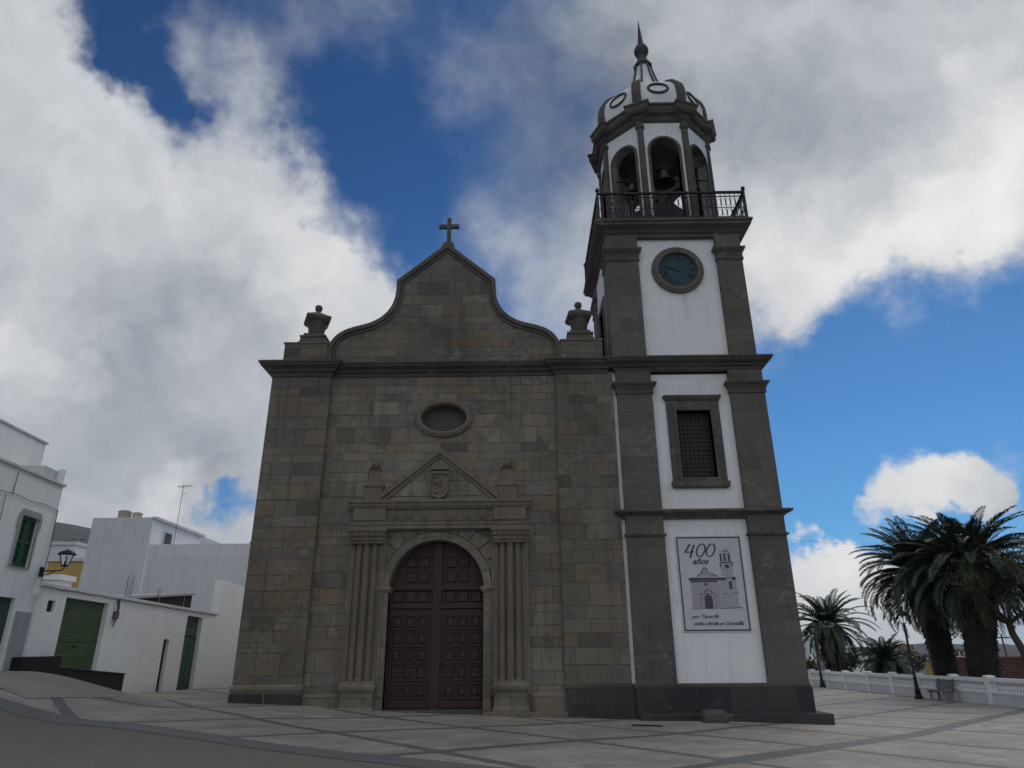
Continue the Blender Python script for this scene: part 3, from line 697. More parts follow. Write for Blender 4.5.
for z, hz in ((3.55, .17), (4.20, .17), (4.68, .17), (5.10, .13)):
    for s in (-1, 1):
        for c_ in cols:
            x = CX + s * abs(c_)
            if inside(x + s * .14, z + hz, .03):
                up = MB(); up.rings([[(x - .18, 24.41, z - hz - .02), (x + .18, 24.41, z - hz - .02), (x + .18, 24.41, z + hz + .02), (x - .18, 24.41, z + hz + .02)], [(x - .15, 24.345, z - hz + .01), (x + .15, 24.345, z - hz + .01), (x + .15, 24.345, z + hz - .01), (x - .15, 24.345, z + hz - .01)], [(x - .10, 24.365, z - hz + .05), (x + .10, 24.365, z - hz + .05), (x + .10, 24.365, z + hz - .05), (x - .10, 24.365, z + hz - .05)]]); part(up, 'arch_panel', 'door_wood', .006, par=door)
hd = MB(); hd.lathe(CX + .22, 24.31, [(.03, 1.38), (.035, 1.46), (.02, 1.5)], 8); hd.box(CX + .19, CX + .25, 24.30, 24.36, 1.30, 1.52); part(hd, 'handle', 'iron', .004, par=door)

# ------------------------------------------------------------------ bell tower (fixed to the church: its parts)
TX0, TX1, TY0, TY1 = 3.46, 9.0, 23.92, 29.0
tw = MB()
WIN = (5.75, 6.98, 7.45, 9.95)
tw.holed([(TX0, -.8), (TX1, -.8), (TX1, 11.5), (TX0, 11.5)], [[(WIN[0], WIN[2]), (WIN[1], WIN[2]), (WIN[1], WIN[3]), (WIN[0], WIN[3])]], TY0, TY0 + .5)
tw.box(TX1 - .5, TX1, TY0 + .5, TY1, -.8, 11.5); tw.box(TX0, TX0 + .5, TY0 + .5, TY1, -.8, 11.5); tw.box(TX0 + .5, TX1 - .5, TY1 - .5, TY1, -.8, 11.5)
tower = part(tw, 'bell_tower', 'white_render', 0)
ut = MB(); UX0, UX1, UY0, UY1 = 3.62, 8.88, 23.92, 28.85
ut.box(UX0, UX1, UY0, UY0 + .5, 11.4, 17.6); ut.box(UX1 - .5, UX1, UY0 + .5, UY1, 11.4, 17.6); ut.box(UX0 + .5, UX1 - .5, UY1 - .5, UY1, 11.4, 17.6)
ut.xf = Matrix(((0, 1, 0, 0), (1, 0, 0, 0), (0, 0, 1, 0), (0, 0, 0, 1)))      # side wall with its window: (y, x, z)
ut.holed([(UY0 + .5, 11.4), (UY1 - .001, 11.4), (UY1 - .001, 17.6), (UY0 + .5, 17.6)], [[(25.75, 12.4), (27.05, 12.4), (27.05, 15.3), (25.75, 15.3)]], UX0, UX0 + .5); ut.xf = None
part(ut, 'upper_wall', 'white_render', 0, par=tower)
for x0, x1 in ((3.62, 4.91), (7.78, 9.04)):
    for y0, y1 in ((23.74, 24.9), (27.9, 29.15)):
        part(MB().box(x0, x1, y0, y1, .6, 11.5), 'pilaster', 'tower_stone', .015, par=tower)
for x0, x1 in ((3.55, 4.83), (7.95, 8.95)):
    for y0, y1 in ((23.74, 24.9), (27.8, 29.0)):
        part(MB().box(x0, x1, y0, y1, 11.8, 17.5), 'pilaster', 'tower_stone', .015, par=tower)
        part(MB().loft(x0, x1, y0, y1, [(.0, 16.2), (.04, 16.24), (.05, 16.32), (.02, 16.35), (.03, 16.52), (.12, 16.68), (.14, 16.72), (.14, 16.79), (.0, 16.81)]), 'capital', 'trim_stone', .01, par=tower)
for x0, x1 in ((3.62, 4.91), (7.78, 9.04)):
    for y0, y1 in ((23.74, 24.9),):
        part(MB().loft(x0, x1, y0, y1, [(0, 10.55), (.04, 10.58), (.05, 10.66), (.03, 10.70), (.10, 10.86), (.17, 10.94), (.17, 11.01), (0, 11.03)]), 'capital', 'trim_stone', .01, par=tower)
        part(MB().loft(x0, x1, y0, y1, [(0, 5.40), (.06, 5.42), (.07, 5.48), (.0, 5.51)]), 'collar', 'trim_stone', .008, par=tower)
part(MB().loft(3.55, 9.04, 23.80, 29.1, [(0, 6.0), (.02, 6.06), (.10, 6.12), (.26, 6.20), (.28, 6.22), (.28, 6.29), (.0, 6.31)]), 'string_course', 'trim_stone', .008, par=tower)
part(MB().loft(3.60, 9.02, 23.78, 29.1, [(0, 11.47)] + cprof(11.48, 11.96, .40)), 'cornice', 'trim_stone', .008, par=tower)
pb = part(MB().box(3.57, 9.09, 23.66, 29.2, -.7, .70), 'plinth', 'plinth_stone', .015, par=tower)
part(MB().loft(3.53, 9.06, 23.70, 29.15, [(.0, .70), (.0, .78), (-.03, .81)]), 'plinth_course', 'trim_stone', .01, par=tower)
part(MB().box(3.62, 9.42, 23.18, 29.4, -.8, -.035), 'base_step', 'plinth_stone', .02, par=tower)
# tower window
wf = MB(); wf.frame([(5.40, 7.30), (7.32, 7.30), (7.32, 10.33), (5.40, 10.33)], [(WIN[0], WIN[2]), (WIN[1], WIN[2]), (WIN[1], WIN[3]), (WIN[0], WIN[3])], 23.84, 24.3)
win = part(wf, 'window', 'trim_stone', .012)
part(MB().frame([(5.62, 7.33), (7.12, 7.33), (7.12, 10.10), (5.62, 10.10)], [(WIN[0], WIN[2]), (WIN[1], WIN[2]), (WIN[1], WIN[3]), (WIN[0], WIN[3])], 23.815, 24.2), 'frame', 'trim_stone', .008, par=win)
part(MB().loft(5.40, 7.32, 23.84, 24.1, [(0, 10.32), (.03, 10.34), (.09, 10.44), (.10, 10.52), (0, 10.54)]), 'lintel', 'trim_stone', .008, par=win)
part(MB().loft(5.42, 7.30, 23.82, 24.1, [(.02, 7.08), (.06, 7.12), (.08, 7.26), (.08, 7.31), (0, 7.33)]), 'sill', 'trim_stone', .008, par=win)
lt = MB(); lt.box(5.7, 7.05, 24.20, 24.24, 7.4, 10.0)
for i in range(9): lt.box(5.75 + i * .1538 - .018, 5.75 + i * .1538 + .018, 24.15, 24.2, 7.45, 9.95)
for i in range(17): lt.box(5.75, 6.98, 24.155, 24.2, 7.45 + i * .15625 - .016, 7.45 + i * .15625 + .016)
part(lt, 'shutter', 'dark_wood', .006, par=win)
# side window of the upper storey
swf = MB(); swf.xf = Matrix(((0, 1, 0, 0), (1, 0, 0, 0), (0, 0, 1, 0), (0, 0, 0, 1)))
swf.frame([(25.45, 12.1), (27.35, 12.1), (27.35, 15.6), (25.45, 15.6)], [(25.75, 12.4), (27.05, 12.4), (27.05, 15.3), (25.75, 15.3)], 3.55, 3.8)
swf = part(swf, 'side_window', 'trim_stone', .01)
part(MB().box(3.86, 3.9, 25.7, 27.1, 12.35, 15.35), 'shutter', 'dark_wood', 0, par=swf)
# clock
KX, KZ = 6.37, 15.86
ck = part(MB().frame(ell(KX, KZ, 1.03, 1.03, 48), ell(KX, KZ, .76, .76, 48), 23.80, 24.0), 'clock', 'tower_stone', .03)
part(MB().frame(ell(KX, KZ, .93, .93, 48), ell(KX, KZ, .765, .765, 48), 23.77, 23.9), 'rim', 'tower_stone', .02, par=ck)
part(MB().prism(ell(KX, KZ, .80, .80, 40), 23.885, 23.91), 'dial', 'clock_teal', 0, par=ck)
nm = MB()
for i, t in enumerate(('XII', 'I', 'II', 'III', 'IIII', 'V', 'VI', 'VII', 'VIII', 'IX', 'X', 'XI')):
    a = PI / 2 - i * PI / 6; put_text(nm, t, KX + .57 * math.cos(a), 23.878, KZ + .57 * math.sin(a), .30, 0, .02, a - PI / 2, .85)
part(nm, 'numerals', 'clock_mark', 0, par=ck, fixn=False)
for hr, ln, wd, yy in ((9.83, .36, .05, 23.87), (None, .60, .035, 23.862)):
    a = PI / 2 - (hr * PI / 6 if hr else 49 * PI / 30); h = MB(); dx, dz = math.cos(a), math.sin(a)
    h.prism([(KX - dx * .14 - dz * wd, KZ - dz * .14 + dx * wd), (KX + dx * ln * .7 - dz * wd, KZ + dz * ln * .7 + dx * wd), (KX + dx * ln, KZ + dz * ln), (KX + dx * ln * .7 + dz * wd, KZ + dz * ln * .7 - dx * wd), (KX - dx * .14 + dz * wd, KZ - dz * .14 - dx * wd)], yy - .004, yy)
    part(h, 'hand', 'clock_mark', 0, par=ck)
# balcony cornice and railing
part(MB().loft(3.60, 9.05, 23.78, 29.0, [(0, 17.30), (.03, 17.32), (.03, 17.46), (.10, 17.50), (.16, 17.60), (.30, 17.70), (.36, 17.74), (.36, 17.84), (.42, 17.88), (.42, 17.98), (.0, 18.0)]), 'balcony', 'trim_stone', .008)
rail = MB(); RX0, RX1, RY0, RY1, RZ = 3.33, 9.30, 23.5, 29.28, 17.98
def side_pts(): return (((RX0, RY0), (RX1, RY0)), ((RX1, RY0), (RX1, RY1)), ((RX1, RY1), (RX0, RY1)), ((RX0, RY1), (RX0, RY0)))
for (xa, ya), (xb, yb) in side_pts():
    L = math.hypot(xb - xa, yb - ya); ux, uy = (xb - xa) / L, (yb - ya) / L
    F = Matrix(((ux, -uy, 0, xa), (uy, ux, 0, ya), (0, 0, 1, RZ), (0, 0, 0, 1))); rail.xf = F
    rail.box(0, L, -.05, .05, 1.25, 1.33); rail.box(0, L, -.02, .02, 1.08, 1.11); rail.box(0, L, -.02, .02, .08, .12); rail.box(0, L, -.012, .012, .54, .565)
    nb = int(L / .19)
    for i in range(nb + 1):
        x = L * i / nb; rail.box(x - .011, x + .011, -.011, .011, .0, 1.26)
        if i < nb:
            w = L / nb; c = x + w / 2
            for zc, rz in ((.82, .20), (.33, .18)):
                rail.tube([(c + w * .42 * math.cos(t), 0, zc + rz * math.sin(t)) for t in [2 * PI * k / 10 for k in range(11)]], .009, 4, cap=False)
    rail.xf = None
rl = part(rail, 'railing', 'iron', 0)
for x, y in ((RX0, RY0), (RX1, RY0), (RX1, RY1), (RX0, RY1)):
    part(MB().box(x - .04, x + .04, y - .04, y + .04, RZ, RZ + 1.34).lathe(x, y, [(.03, RZ + 1.32), (.05, RZ + 1.36), (.09, RZ + 1.44), (.075, RZ + 1.52), (.02, RZ + 1.58)], 8), 'post', 'iron', 0, par=rl)
# belfry: eight arched faces
BX, BY, AP = 6.40, 26.33, 2.32
HW = AP * math.tan(PI / 8)
def face_xf(k): return Matrix.Translation((BX, BY, 0)) @ Matrix.Rotation(k * PI / 4, 4, 'Z')   # k=0: front face at y=-AP
OW, OS, OB = .61, 21.92, 18.1
op = [(-OW, OB), (-OW, OS)] + arc(0, OS, OW, OW, PI, 0, 16)[1:-1] + [(OW, OS), (OW, OB)]
bw = MB()
for k in range(8):
    bw.xf = face_xf(k); bw.holed([(-HW, 17.9), (HW, 17.9), (HW, 23.6), (-HW, 23.6)], [op], -AP, -AP + .42)
bw.xf = None
belfry = part(bw, 'belfry', 'white_render', 0)
part(MB().lathe(BX, BY, [(AP + .1, 23.42), (AP + .1, 23.60)], 8, PI / 8), 'ceiling', 'dark_ornament_stone', 0, par=belfry)
part(MB().lathe(BX, BY, [(AP - .1, 17.95), (AP - .1, 18.08)], 8, PI / 8), 'floor', 'dark_ornament_stone', 0, par=belfry)
for k in range(8):
    t = MB(); t.xf = face_xf(k); W2 = OW + .11
    t.band([(-W2, OB - .05), (-W2, OS)] + arc(0, OS, W2, W2, PI, 0, 16)[1:-1] + [(W2, OS), (W2, OB - .05)], op, -AP - .05, -AP + .44)
    part(t, 'arch_surround', 'trim_stone', .01, par=belfry)
    c = MB(); a = PI / 8 + k * PI / 4; rr = (AP + .02) / math.cos(PI / 8)
    c.xf = Matrix.Translation((BX + rr * math.cos(a), BY + rr * math.sin(a), 0)) @ Matrix.Rotation(a, 4, 'Z')
    c.box(-.14, .06, -.13, .13, 17.95, 23.5); c.loft(-.14, .08, -.15, .15, [(0, 23.02), (.04, 23.08), (.04, 23.18), (0, 23.2)]); c.loft(-.14, .08, -.15, .15, [(0.02, 17.95), (.02, 18.5), (0, 18.54)])
    part(c, 'corner_pilaster', 'trim_stone', .01, par=belfry)
def octo(prof): return MB().lathe(BX, BY, [(r / math.cos(PI / 8), z) for r, z in prof], 8, PI / 8)
part(octo([(AP, 23.36), (AP + .10, 23.46), (AP + .14, 23.64), (AP + .28, 23.72), (AP + .34, 23.84), (AP + .34, 24.04), (AP + .40, 24.08), (AP + .40, 24.17), (AP + .20, 24.23), (AP + .05, 24.28)]), 'belfry_cornice', 'trim_stone', .01)
crs = []
for k in range(8):                                # cornice blocks breaking forward at the corners
    a = PI / 8 + k * PI / 4; rr = AP / math.cos(PI / 8)
    c = MB(); c.xf = Matrix.Translation((BX + rr * math.cos(a), BY + rr * math.sin(a), 0)) @ Matrix.Rotation(a, 4, 'Z')
    c.loft(-.3, .06, -.16, .16, [(0, 23.40), (.08, 23.50), (.14, 23.63), (.28, 23.705), (.345, 23.83), (.345, 24.045), (.395, 24.085), (.395, 24.175), (.2, 24.22)])
    part(c, 'cornice_block', 'trim_stone', .01)
DP = [(2.28, 24.2), (2.38, 24.5), (2.42, 24.85), (2.41, 25.2), (2.32, 25.58), (2.10, 25.95), (1.72, 26.28), (1.28, 26.52), (.85, 26.66), (.4, 26.74)]
dome = part(octo(DP), 'dome', 'white_render', 0)
for k in range(8):
    r_ = MB(); a = PI / 8 + k * PI / 4; ca, sa = math.cos(a), math.sin(a)
    RP = [(r / math.cos(PI / 8), z) for r, z in DP]; rg = []
    for i, (r, z) in enumerate(RP):
        hw = .20 * (.45 + .55 * r / 2.7); o = .08
        dz = RP[min(i + 1, len(RP) - 1)][1] - RP[max(i - 1, 0)][1]; dr = RP[min(i + 1, len(RP) - 1)][0] - RP[max(i - 1, 0)][0]; ln = math.hypot(dz, dr); nr, nz = dz / ln, -dr / ln
        ro, zo = r + nr * o, z + nz * o; ri, zi = r - nr * .12, z - nz * .12
        rg.append([(BX + ri * ca + hw * sa, BY + ri * sa - hw * ca, zi), (BX + ro * ca + hw * sa, BY + ro * sa - hw * ca, zo), (BX + ro * ca - hw * sa, BY + ro * sa + hw * ca, zo), (BX + ri * ca - hw * sa, BY + ri * sa + hw * ca, zi)])
    r_.rings(rg); part(r_, 'rib', 'trim_stone', .02, par=dome)
    # oval moulding on each face
    z0, r0 = 25.28, 2.40; tl = math.radians(9); ov = MB()
    ov.xf = face_xf(k) @ Matrix.Translation((0, -r0, z0)) @ Matrix.Rotation(-tl, 4, 'X')
    ov.tube([(.44 * math.cos(t), 0, .30 * math.sin(t)) for t in [2 * PI * j / 24 for j in range(25)]], .062, 6, cap=False)
    part(ov, 'oval_moulding', 'trim_stone', 0, par=dome, smooth='all')
sp_r = [(1.05, 26.55), (.86, 27.0), (.68, 27.55), (.52, 28.1), (.40, 28.65), (.31, 29.15)]
spire = part(MB().lathe(BX, BY, sp_r, 8, PI / 8), 'spire', 'white_render', 0)
for k in range(8):
    a = PI / 8 + k * PI / 4; ca, sa = math.cos(a), math.sin(a); t = MB()
    t.tube([(BX + (r + .03) * ca, BY + (r + .03) * sa, z) for r, z in sp_r], [.07, .065, .06, .055, .05, .05], 5); part(t, 'rib', 'trim_stone', 0, par=spire)
fin = MB(); fin.lathe(BX, BY, [(.44, 28.95), (.47, 29.02), (.36, 29.2), (.27, 29.4), (.22, 29.62), (.22, 29.72), (.30, 29.82), (.365, 29.98), (.37, 30.12), (.30, 30.3), (.20, 30.38), (.15, 30.5), (.0, 32.25)], 12)
part(fin, 'finial', 'dark_ornament_stone', 0, par=spire, smooth=True)

part(MB().lathe(BX, BY, [(1.25, 17.96), (1.25, 20.0), (1.1, 20.1)], 8, PI / 8), 'stair_head', 'dark_ornament_stone', .02, par=belfry)
# bells: hang in the belfry, each a thing
def bell(x, y, z, s, label):
    e = empty('bell', (x, y, z), label, 'bell', 'bells hanging in the belfry')
    b_ = MB(); b_.lathe(x, y, [(.02, z + .62 * s), (.16 * s, z + .60 * s), (.22 * s, z + .5 * s), (.26 * s, z + .28 * s), (.33 * s, z + .1 * s), (.44 * s, z), (.40 * s, z - .01), (.28 * s, z + .1 * s), (.05, z + .5 * s)], 20)
    b_.build('body', 'bronze', e, smooth=True)
    yk = MB(); yk.box(x - .34 * s, x + .34 * s, y - .09 * s, y + .09 * s, z + .64 * s, z + .95 * s); yk.box(x - .09 * s, x + .09 * s, y - .1 * s, y + .1 * s, z + .55 * s, z + 1.15 * s); yk.box(x - .72, x + .72, y - .03, y + .03, z + .75 * s, z + .81 * s)
    yk.build('yoke', 'black_hole', e, bevel=.02)
    cl = MB(); cl.tube([(x, y, z + .5 * s), (x, y, z + .02)], .025 * s, 6); cl.lathe(x, y, [(.01, z - .08), (.06 * s, z - .03), (.06 * s, z + .03), (.01, z + .08)], 8); cl.build('clapper', 'iron', e)
bell(BX, BY - AP + .55, 20.55, 1.05, 'green bronze bell in the middle arch of the belfry, above the clock')
bell(BX - (AP - .5) * .7071, BY - (AP - .5) * .7071, 20.35, .9, 'bell in the left of the three front belfry arches')
bell(BX + (AP - .5) * .7071, BY - (AP - .5) * .7071, 20.45, .8, 'bell in the right of the three front belfry arches')

# ------------------------------------------------------------------ banner on the tower
ban = empty('banner', (6.38, 23.9, 2.35), 'white banner with drawn church and 400 años lettering hung on the tower', 'banner')
sheet_ = MB(); nx, nz = 10, 14; BX0, BX1, BZ0, BZ1 = 5.28, 7.50, 2.33, 5.42
def bany(i, k): return 23.895 - .004 * math.sin(i * 1.3 + k * .4)
sheet_.box(BX0, BX1, 23.888, 23.916, BZ0, BZ1); sheet_.build('sheet', 'banner_sheet', ban)
fr = MB(); o1, o2 = .035, .08
fr.frame([(BX0 + o1, BZ0 + o1), (BX1 - o1, BZ0 + o1), (BX1 - o1, BZ1 - o1), (BX0 + o1, BZ1 - o1)], [(BX0 + o2, BZ0 + o2), (BX1 - o2, BZ0 + o2), (BX1 - o2, BZ1 - o2), (BX0 + o2, BZ1 - o2)], 23.884, 23.889)
fr.build('border', 'banner_ink', ban)
sx = lambda u: BX0 + u * (BX1 - BX0)
sz = lambda v: BZ1 - v * (BZ1 - BZ0)
def stroke(mb, P, w, y=23.884):
    P = [(sx(a), sz(b_)) for a, b_ in P]
    R = resample(P, max(6, len(P) * 4)); L = [];Q = []
    for i, p in enumerate(R):
        a = Vector(R[max(i - 1, 0)]); c = Vector(R[min(i + 1, len(R) - 1)]); d = (c - a).normalized(); nn = Vector((d.y, -d.x)) * w * (.55 + .45 * abs(d.y)); p = Vector(p); L.append(tuple(p + nn)); Q.append(tuple(p - nn))
    mb.band(L, Q, y, y + .003)
le = MB()
stroke(le, [(.22, .085), (.165, .145), (.13, .178), (.27, .168)], .032); stroke(le, [(.285, .095), (.245, .15), (.205, .235)], .034)
for cx in (.375, .525):
    stroke(le, [(cx + .062 * math.cos(t) + .030 * math.sin(t), .155 - .068 * math.sin(t)) for t in [.5 + 2 * PI * i / 18 for i in range(19)]], .028)
le.build('lettering', 'banner_ink', ban); le = MB()
put_text(le, 'años', sx(.345), 23.884, sz(.275), .28, .45, .008)
le.build('lettering', 'banner_ink', ban); le = MB()
put_text(le, 'por Tenerife', sx(.335), 23.884, sz(.845), .17, .5, .003)
le.build('lettering', 'banner_ink', ban); le = MB()
put_text(le, 'unida a familia en Granadilla', sx(.52), 23.884, sz(.915), .165, .5, .003, 0, .9)
le.build('lettering', 'banner_ink', ban)
def bx(mb, u0, u1, v0, v1, y): mb.box(sx(u0), sx(u1), y, y + .002, sz(v1), sz(v0))
dr = MB(); bx(dr, .17, .60, .50, .765, 23.8865); dr.prism([(sx(a), sz(c)) for a, c in ((.27, .435), (.37, .37), (.41, .345), (.45, .37), (.53, .42), (.62, .435))], 23.8865, 23.8885); dr.build('drawn_facade', 'banner_mauve', ban)
dr = MB(); bx(dr, .605, .86, .45, .765, 23.8865); dr.prism([(sx(a), sz(c)) for a, c in ((.64, .435), (.83, .435), (.82, .33), (.83, .30), (.81, .17), (.75, .12), (.70, .17), (.655, .30), (.65, .33))], 23.8865, 23.8885); dr.build('drawn_tower', 'banner_pale', ban)
dr = MB(); yy = 23.8835
bx(dr, .15, .70, .445, .475, yy); bx(dr, .80, .85, .445, .475, yy); bx(dr, .70, .86, .44, .448, yy); bx(dr, .17, .58, .478, .495, yy); bx(dr, .745, .79, .485, .565, yy)
for P, w in (([(.27, .435), (.35, .395), (.37, .355), (.41, .34), (.45, .365)], .018), ([(.50, .40), (.56, .425), (.60, .432)], .018), ([(.14, .765), (.54, .765)], .008), ([(.57, .765), (.90, .757)], .018),
             ([(.36, .60), (.42, .565), (.48, .60)], .016), ([(.29, .615), (.53, .61)], .020), ([(.30, .62), (.30, .76)], .006), ([(.52, .62), (.52, .76)], .006), ([(.64, .615), (.70, .615)], .018), ([(.80, .605), (.87, .605)], .018), ([(.63, .29), (.84, .285)], .030), ([(.64, .17), (.80, .165)], .012), ([(.65, .30), (.655, .34)], .02), ([(.825, .29), (.83, .33)], .02)): stroke(dr, P, w, yy)
for u in (.665, .725, .79): bx(dr, u - .014, u + .014, .19, .275, yy)
dr.prism([(sx(.745 + .035 * math.cos(t)), sz(.33 + .022 * math.sin(t))) for t in [2 * PI * i / 14 for i in range(14)]], yy, yy + .002)
dr.prism([(sx(a), sz(c)) for a, c in [(.355, .765), (.355, .655), (.365, .635), (.39, .622), (.42, .62), (.45, .628), (.468, .645), (.475, .665), (.475, .765)]], yy, yy + .002)
dr.prism([(sx(.40 + .03 * math.cos(t)), sz(.515 + .012 * math.sin(t))) for t in [2 * PI * i / 12 for i in range(12)]], yy, yy + .002)
dr.build('drawn_lines', 'banner_ink', ban)

# small things at the foot of the tower
blk = MB(); blk.loft(5.38, 6.04, 22.55, 23.0, [(0, g(5.7, 22.8) - .05), (.03, g(5.7, 22.8) + .06), (.03, g(5.7, 22.8) + .22), (-.02, g(5.7, 22.8) + .31), (-.09, g(5.7, 22.8) + .34)])
o = blk.build('stone_block', 'block_stone', bevel=.04); tag(o, 'loose rough stone block lying against the tower base step', 'stone block')
gr = empty('drain_grate', (3.5, 21.5, g(3.5, 21.5)), 'dark slotted drain grate set in the paving before the tower', 'drain grate')
zz = g(3.5, 21.5) + .006; f = MB(); f.frame([(3.08, 21.36), (3.92, 21.36), (3.92, 21.62), (3.08, 21.62)], [(3.12, 21.40), (3.88, 21.40), (3.88, 21.58), (3.12, 21.58)], 0, .02)
f.v = [(x, z, zz + y + .037 * (3.5 - x)) for x, y, z in f.v]; f.build('frame', 'iron', gr)
f = MB()
for i in range(13): f.add([(3.14 + i * .058 + dx, y, zz + dz + .037 * (3.5 - 3.14 - i * .058)) for dz in (0, .014) for dx, y in ((0, 21.4), (.03, 21.4), (.03, 21.58), (0, 21.58))], [(0, 3, 2, 1), (4, 5, 6, 7), (0, 1, 5, 4), (1, 2, 6, 5), (2, 3, 7, 6), (3, 0, 4, 7)])
f.build('bars', 'iron', gr)

# ------------------------------------------------------------------ left: the row of white buildings along the alley
TH = math.atan(.064)
LF = Matrix.Translation((-12.5, 0, 0)) @ Matrix.Rotation(TH, 4, 'Z')      # local x' = out of the front, y' = along the row
YX = Matrix(((0, 1, 0, 0), (1, 0, 0, 0), (0, 0, 1, 0), (0, 0, 0, 1)))    # prism in (y', z), depth along x'
def lroot(name, y, z, label, cat, group=None, x=0.0):
    p = LF @ Vector((x, y, z)); return empty(name, p, label, cat, group, TH)
def lbuild(mb, name, mat, par, bevel=.01, **k): return mb.build(name, mat, par, frame=LF, bevel=bevel, **k)
def side(mb): mb.xf = YX; return mb

h1 = lroot('corner_house', 14, .9, 'white two storey house with green shuttered windows at the left edge', 'house')
w = side(MB()); W1 = (18.84, 19.62, 4.0, 5.36); W2 = (16.95, 17.62, 4.0, 5.36); D1 = (18.35, 19.47, .8, 3.2)
rect = lambda a, b_, c, d: [(a, c), (b_, c), (b_, d), (a, d)]
W3 = (14.6, 15.3, 4.0, 5.36); D2 = (15.2, 16.2, .8, 3.2)
w.holed(rect(6, 20.42, -.5, 6.5), [rect(*W1), rect(*W2), rect(*W3), rect(*D1), rect(*D2)], -.4, 0); w.xf = None
w.box(-9, -.4, 6, 6.4, -.5, 6.5); w.box(-9, -.4, 20.02, 20.42, -.5, 6.5); w.box(-9, -8.6, 6.4, 20.02, -.5, 6.5)
lbuild(w, 'wall', 'house_white', h1, 0)
lbuild(MB().box(-9.05, .07, 5.95, 20.47, 6.5, 6.58), 'coping', 'pale_grey', h1)
lbuild(MB().box(-8.6, -.4, 6.4, 20.0, 6.2, 6.3), 'flat_roof', 'house_grey', h1)
lbuild(MB().box(-8, -1.0, 6.4, 20.72, 6.58, 7.92), 'roof_room', 'house_white', h1)
lbuild(MB().box(-8.05, -.95, 6.35, 20.77, 7.92, 7.98), 'roof_room_coping', 'house_grey', h1)
lbuild(MB().box(-1.1, -.12, 19.5, 20.34, 6.58, 6.93), 'parapet_panel', 'house_grey', h1); lbuild(MB().box(-.14, .0, 20.2, 20.38, 6.58, 7.0), 'parapet_post', 'house_white', h1)
for a, b_, c, d in (W1, W2, W3):
    sr = side(MB()); ex = .06
    out = [(a - ex, c - .02), (b_ + ex, c - .02), (b_ + ex, d - .35), (b_ + ex + .06, d - .33), (b_ + ex + .06, d + .02), (b_ + ex - .05, d + .17), (a - ex + .05, d + .17), (a - ex - .06, d + .02), (a - ex - .06, d - .33), (a - ex, d - .35)]
    sr.holed(out, [rect(a, b_, c, d)], 0.0, .05)
    wd = lbuild(sr, 'window', 'dado_grey', h1, 0)
    shm = MB(); shm.box(-.12, -.07, a, b_, c, d); m_ = (a + b_) / 2
    for y0, y1 in ((a + .02, m_ - .01), (m_ + .01, b_ - .02)):
        shm.box(-.07, -.035, y0, y0 + .07, c + .02, d - .02); shm.box(-.07, -.035, y1 - .07, y1, c + .02, d - .02)
        for z in (c + .02, (c + d) / 2 - .04, d - .10): shm.box(-.07, -.035, y0 + .07, y1 - .07, z, z + .08)
    lbuild(shm, 'shutter', 'green_paint', wd, .004)
for a, b_, c, d in (D1, D2):
    dm = MB(); dm.box(-.15, -.10, a, b_, c, d); m_ = (a + b_) / 2
    for y0, y1 in ((a + .03, m_ - .01), (m_ + .01, b_ - .03)):
        for z0, z1 in ((1.35, 1.9), (2.0, 3.05)): dm.box(-.10, -.075, y0 + .08, y1 - .08, z0, z1)
    dr_ = lbuild(dm, 'door', 'green_paint', h1, .004)
    lbuild(MB().box(-.1, -.05, m_ + .05, m_ + .09, 1.9, 2.1), 'handle', 'iron', dr_, 0)
lbuild(MB().box(-.02, .03, 19.62, 20.40, .5, 2.88), 'dado', 'dado_grey', h1)
lbuild(MB().box(-.02, .03, 16.3, 18.25, .5, 2.88), 'dado', 'dado_grey', h1)
c = MB(); c.tube([(.04, 6 + i * 14.4 / 40, 5.76 + .03 * math.sin(i * 1.7) + .03) for i in range(41)], .009, 5); c.tube([(.04, 20.36, 5.78), (.06, 20.38, 4.6), (.05, 20.36, 3.72)], .013, 5)
c.tube([(.04, 18.2, 6.4), (.03, 18.2, 5.78)], .012, 4); c.tube([(.03, 17.95, 5.75), (.03, 17.98, 4.9), (.03, 17.85, 4.1), (.03, 17.6, 3.8)], .01, 4)
lbuild(c, 'cable', 'cable_black', h1, 0)
lbuild(MB().box(.0, .05, 20.30, 20.36, .6, 3.3).box(.0, .12, 20.27, 20.40, 3.3, 3.45), 'downpipe', 'pale_grey', h1)

lw = lroot('garage_building', 27, .4, 'low white building with a wide green garage door and green side door', 'building')
w = side(MB()); G = (21.92, 24.55, 1.0, 3.42); SD = (31.55, 33.35, -.4, 3.42); NW = (29.5, 30.05, -.4, 2.4); MT = (21.0, 21.38, 2.95, 3.27)
w.holed(rect(20.43, 42, -.6, 3.62), [rect(*G), rect(*SD), rect(*NW), rect(*MT)], -.35, 0); w.xf = None
w.box(-6, -.35, 20.6, 21.0, -.6, 3.4); w.box(-6, -.35, 41.6, 42, -.6, 3.5); w.box(-6, -5.6, 21, 41.6, -.6, 3.5)
lbuild(w, 'wall', 'house_white', lw, 0)
lbuild(MB().box(-.42, .05, 20.43, 35.2, 3.62, 3.72), 'coping', 'pale_grey', lw)
lbuild(MB().box(-5.6, -.42, 20.9, 41.8, 3.2, 3.3), 'flat_roof', 'house_grey', lw)
w = side(MB()); w.prism([(35.2, 3.62), (42, 3.62), (42, 5.2), (35.2, 5.3)], -.35, .0); lbuild(w, 'raised_end', 'house_white', lw)
gd = lbuild(MB().box(-.20, -.15, G[0], G[1], 1.0, G[3]), 'garage_door', 'garage_green', lw, 0)
lbuild(MB().box(-.15, -.13, G[0], G[1], 2.16, 2.20).box(-.15, -.12, G[0], G[1], 1.24, 1.32), 'rail', 'green_paint', gd, 0)
